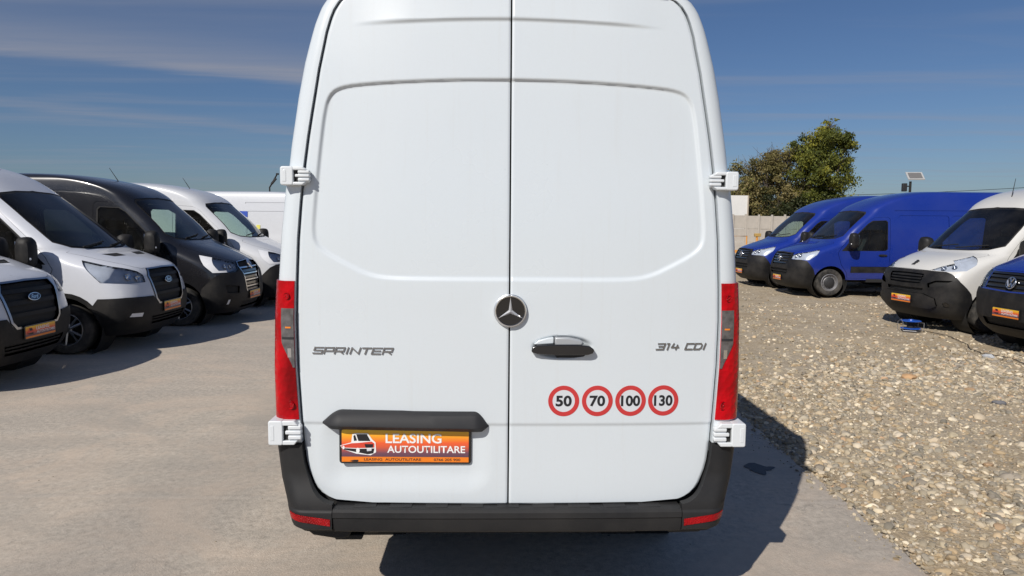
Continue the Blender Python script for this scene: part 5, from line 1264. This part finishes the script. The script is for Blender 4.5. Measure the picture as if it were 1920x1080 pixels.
# ------------------------------------------------------------------ fence, box, barrier, posts, wire
fence = empty('concrete_fence', (-13.6, 44, 0)); tag(fence, 'pale precast concrete fence behind the farthest blue van', 'fence')
conc = simple('fence_concrete', (.42, .385, .34), .9, var=.22, scale=3)
pm = None; pst = None
for k in range(76):
    x = k*.80
    if pm is None:
        m = MB()
        for j in range(3): m.box((.40, 0, .40+j*.815), (.70, .06, .80))
        pm = m.build('panel', conc, fence, bevel=.012); ps = MB().box((0, 0, 1.26), (.105, .14, 2.52)).build('post', conc, fence, bevel=.012)
    else:
        for o in (pm, ps):
            c = o.copy(); COL.objects.link(c); c.parent = fence; c.location = (x, 0, random.uniform(-.03, .02)); c.rotation_euler = (random.uniform(-.01, .01), 0, 0)
bx = empty('white_container', (13.4, 48.5, 0)); tag(bx, 'white box of a trailer showing above the concrete fence', 'container')
MB().box((0, 1.2, 2.25), (5.2, 2.4, 3.2)).build('shell', simple('container_white', (.72, .71, .68), .6, var=.06, scale=2), bx, bevel=.03)
MB().box((2.58, -.015, 2.25), (.09, .06, 3.22)).build('corner_post', simple('container_post', (.40, .34, .27), .7), bx, bevel=.01)
MB().box((0, 1.2, .5), (5.0, 2.2, .25)).build('chassis', M['void'], bx)
bar_ = empty('orange_barrier', (10.75, 34.0, -.03)); tag(bar_, 'orange tubular barrier standing before the concrete fence', 'barrier'); om = simple('orange_paint', (.62, .28, .06), .5)
MB().tube([(-.35, 0, 0), (-.35, 0, 1.35), (.45, 0, 1.35), (.45, 0, 0)], .04, 8).build('frame', om, bar_); MB().box((.05, 0, .62), (.75, .05, .14)).build('crossbar', om, bar_); MB().box((.05, 0, .22), (.75, .05, .12)).build('crossbar', om, bar_)
hyd = empty('yellow_post', (11.9, 34.6, -.03)); tag(hyd, 'short yellow-brown post seen over the hood of the farthest blue van', 'post')
MB().tube([(0, 0, 0), (0, 0, 1.36)], .06, 8).build('stem', om, hyd); MB().box((.02, 0, 1.40), (.30, .18, .16)).build('cap', simple('ochre', (.42, .27, .08), .6), hyd, bevel=.02)
# solar lamp
sl_ = empty('solar_lamp', (16.65, 30.0, -.03)); tag(sl_, 'solar panel and floodlight on a pole above the long blue van', 'lamp')
MB().tube([(0, 0, 0), (0, 0, 3.75)], .055, 10).build('pole', M['void'], sl_)
sl_.scale = (.9, .9, 1)
rot = Matrix.Rotation(R(-8), 3, 'Z') @ Matrix.Rotation(R(38), 3, 'X')
pn = MB().box((.20, 0, 3.98), (.72, .52, .035), rot).build('solar_panel', simple('panel_frame', (.62, .62, .60), .4, .4), sl_)
nv = rot @ Vector((0, 0, 1))
MB().box(Vector((.20, 0, 3.98))+nv*.019, (.58, .40, .006), rot).build('solar_cells', simple('solar_cells', (.16, .155, .15), .3), pn)
MB().box((-.30, -.05, 3.50), (.20, .16, .34)).build('floodlight', M['greyplastic'], sl_, bevel=.02); MB().box((-.15, -.02, 3.55), (.2, .06, .05)).build('bracket', M['void'], sl_)
# overhead wire far behind
wp = [(10+ k*1.6, 62-0*k, 4.15+.0030*(k-8)**2+.028*k) for k in range(-15, 40)]
tag(MB().tube(wp, .022, 5).build('overhead_wire', M['void'], None), 'thin overhead wire crossing the sky above the blue van', 'wire')
# street lamp on the left
st = empty('street_lamp', (-20.4, 60, -.03)); tag(st, 'thin street lamp with tilted head above the white vans on the left', 'street lamp')
MB().tube([(0, 0, 0), (0, 0, 4.75)], [.09, .06], 8).build('pole', M['void'], st); MB().tube([(0, 0, 4.7), (.25, 0, 5.1), (.62, 0, 5.75)], [.06, .07, .06], 8).build('arm', M['void'], st)
MB().box((.36, 0, 5.22), (.62, .22, .16), Matrix.Rotation(R(-50), 3, 'Y')).build('lamp_head', M['greyplastic'], st, bevel=.03); MB().box((.68, 0, 5.82), (.22, .16, .14)).build('sensor', M['void'], st, bevel=.02)

# ------------------------------------------------------------------ trees behind the fence
def leaf_mat(name, cols):
    t = NT(name); a = t.n('ShaderNodeAttribute', attribute_name='leaf_tint'); t.set(Base_Color=a.outputs['Color'], Roughness=.6, Specular_IOR_Level=.3)
    tl = t.n('ShaderNodeBsdfTranslucent', {'Color': a.outputs['Color']}); mx = t.n('ShaderNodeMixShader', {0: .28, 1: t.b.outputs[0], 2: tl.outputs[0]}); t.l(mx.outputs[0], t.out.inputs[0]); return t.m
LEAFM = leaf_mat('foliage', None); BARK = simple('bark', (.10, .08, .065), .9, var=.4, scale=12)
def tree(name, loc, height, lobes, nleaf, cols, size, seed, label, bare=0):
    """lobes: (x,y,z,rx,rz,density) relative to the base"""
    rs = np.random.default_rng(seed); root = empty(name, loc); tag(root, label, 'tree')
    m = MB(); tips = []
    top = height*.45
    m.tube([(0, 0, -.1), (.05, 0, top*.4), (-.05, .05, top)], [.22, .17, .12], 8)
    for (x, y, z, rx, rz, dn) in lobes:
        p0 = Vector((rs.normal(0, .05), rs.normal(0, .05), top*rs.uniform(.35, 1.0))); p2 = Vector((x, y, z)); p1 = (p0+p2)/2+Vector((rs.normal(0, .2), rs.normal(0, .2), .25))
        m.tube([p0, p1, p2], [.10, .07, .04], 6)
        for _ in range(9+bare):
            d = rs.normal(0, 1, 3); d[2] = abs(d[2])*.9+.1; d /= np.linalg.norm(d); L_ = (.95+.25*(bare > 0))*rs.uniform(.6, 1.0)
            e = p2+Vector((d[0]*rx*L_, d[1]*rx*L_, d[2]*rz*L_)); mid = (p2+e)/2+Vector(rs.normal(0, .12, 3)); m.tube([p2, mid, e], [.035, .022, .008], 5)
            for __ in range(3):
                q = p2+(e-p2)*rs.uniform(.4, .9); e2 = q+Vector(rs.normal(0, .35, 3))+Vector((0, 0, .2)); m.tube([q, e2], [.014, .005], 4)
    m.build('trunk', BARK, root)
    P_ = []; T_ = []
    dens = np.array([l[5]*l[3]*l[3]*l[4] for l in lobes]); dens /= dens.sum()
    for (x, y, z, rx, rz, dn), f in zip(lobes, dens):
        nc = int(15*dn)+5; u = rs.normal(0, 1, (nc, 3)); u /= np.linalg.norm(u, axis=1)[:, None]; u *= rs.uniform(.35, 1.28, (nc, 1)); cl = np.array([x, y, z])+u*[rx, rx, rz]
        n = int(nleaf*f); ci = rs.integers(0, nc, n); sg = rs.uniform(.09, .27, nc)*min(1.3, rx); p = cl[ci]+rs.normal(0, 1, (n, 3))*sg[ci][:, None]*[1, 1, .75]
        tone = rs.uniform(0, 1, nc)[ci]*.7+rs.uniform(0, 1, n)*.3; P_.append(p); T_.append(tone)
    P_ = np.concatenate(P_); T_ = np.concatenate(T_); n = len(P_)
    a = rs.normal(0, 1, (n, 3)); a /= np.linalg.norm(a, axis=1)[:, None]; b = np.cross(a, rs.normal(0, 1, (n, 3))); b /= np.linalg.norm(b, axis=1)[:, None]
    s = size*rs.uniform(.6, 1.35, (n, 1)); c4 = np.stack([P_-a*s, P_+b*s*.5, P_+a*s, P_-b*s*.5], 1).reshape(-1, 3)
    cols = np.array(cols); k = T_*(len(cols)-1); i0 = np.clip(k.astype(int), 0, len(cols)-2); fr = (k-i0)[:, None]; c = cols[i0]*(1-fr)+cols[i0+1]*fr
    me = mesh_np('crown', c4, None, np.arange(4*n).reshape(n, 4), LEAFM)
    at = me.color_attributes.new('leaf_tint', 'FLOAT_COLOR', 'POINT'); at.data.foreach_set('color', np.concatenate([np.repeat(c, 4, 0), np.ones((4*n, 1))], 1).astype(np.float32).ravel())
    link('crown', me, root)
    return root
# scale: 26.6 px of the photo per metre at 50 m
green = [(.035, .048, .014), (.085, .105, .024), (.15, .165, .032), (.27, .26, .038), (.44, .39, .05)]
brown = [(.060, .060, .022), (.13, .12, .040), (.20, .17, .065), (.28, .225, .10), (.19, .21, .05)]
dark = [(.022, .032, .012), (.04, .05, .018), (.065, .068, .024), (.09, .085, .03)]
tree('broadleaf_tree', (21.5, 50, 0), 9.0, [(.2, 0, 7.3, 1.5, 1.5, 1.3), (-1.1, .3, 7.0, 1.1, 1.1, 1.0), (1.3, 0, 6.3, 1.0, 1.2, 1.0), (-.7, -.4, 5.6, 1.4, 1.2, 1.2), (1.0, .2, 4.6, 1.3, 1.0, 1.0), (-.9, 0, 3.9, 1.5, 1.1, 1.0), (.6, -.2, 3.2, 1.4, 1.0, 1.0), (1.5, 0, 7.4, .6, .8, .6), (.5, 0, 8.5, .6, .7, .6)], 34000, green, .095, 3, 'taller green and yellow-tipped tree behind the concrete fence')
tree('brown_tree', (17.9, 50.6, 0), 7.8, [(0, 0, 6.2, 1.2, 1.2, 1.0), (1.9, 0, 5.0, 1.1, 1.2, 1.0), (1.7, 0, 6.4, .8, .9, .8), (-2.3, 0, 4.6, .9, .9, .7), (-2.6, 0, 3.4, 1.1, .9, .9), (-1.0, .1, 5.4, 1.1, 1.2, 1.0), (.9, .2, 5.8, 1.1, 1.3, 1.0), (-.4, 0, 4.3, 1.5, 1.1, 1.1), (1.2, -.2, 4.2, 1.4, 1.1, 1.1), (-1.6, 0, 3.9, 1.1, 1.0, .9), (.4, -.3, 3.0, 1.6, 1.0, 1.1), (-1.2, 0, 2.8, 1.2, .9, .9)], 32000, brown, .080, 8, 'lower brownish tree with thinning leaves left of the green tree', 5)
tree('dry_shrub', (15.9, 50.5, 0), 6.0, [(0, 0, 3.9, .9, .8, .8), (-.7, 0, 3.3, 1.0, .8, .8), (.6, .1, 3.2, 1.0, .9, .9), (.1, 0, 2.6, 1.2, .8, 1.0)], 14000, brown, .075, 21, 'dry shrub with bare reddish twigs beside the white van edge', 12)
tree('dark_bush', (19.7, 49.2, 0), 4.5, [(-1.6, 0, 2.6, 1.2, 1.0, 1.0), (0, 0, 2.8, 1.4, 1.1, 1.0), (1.6, 0, 2.7, 1.3, 1.0, 1.0), (3.0, 0, 2.5, 1.0, .9, .8)], 14000, dark, .09, 31, 'dark low bush along the foot of the trees by the fence')
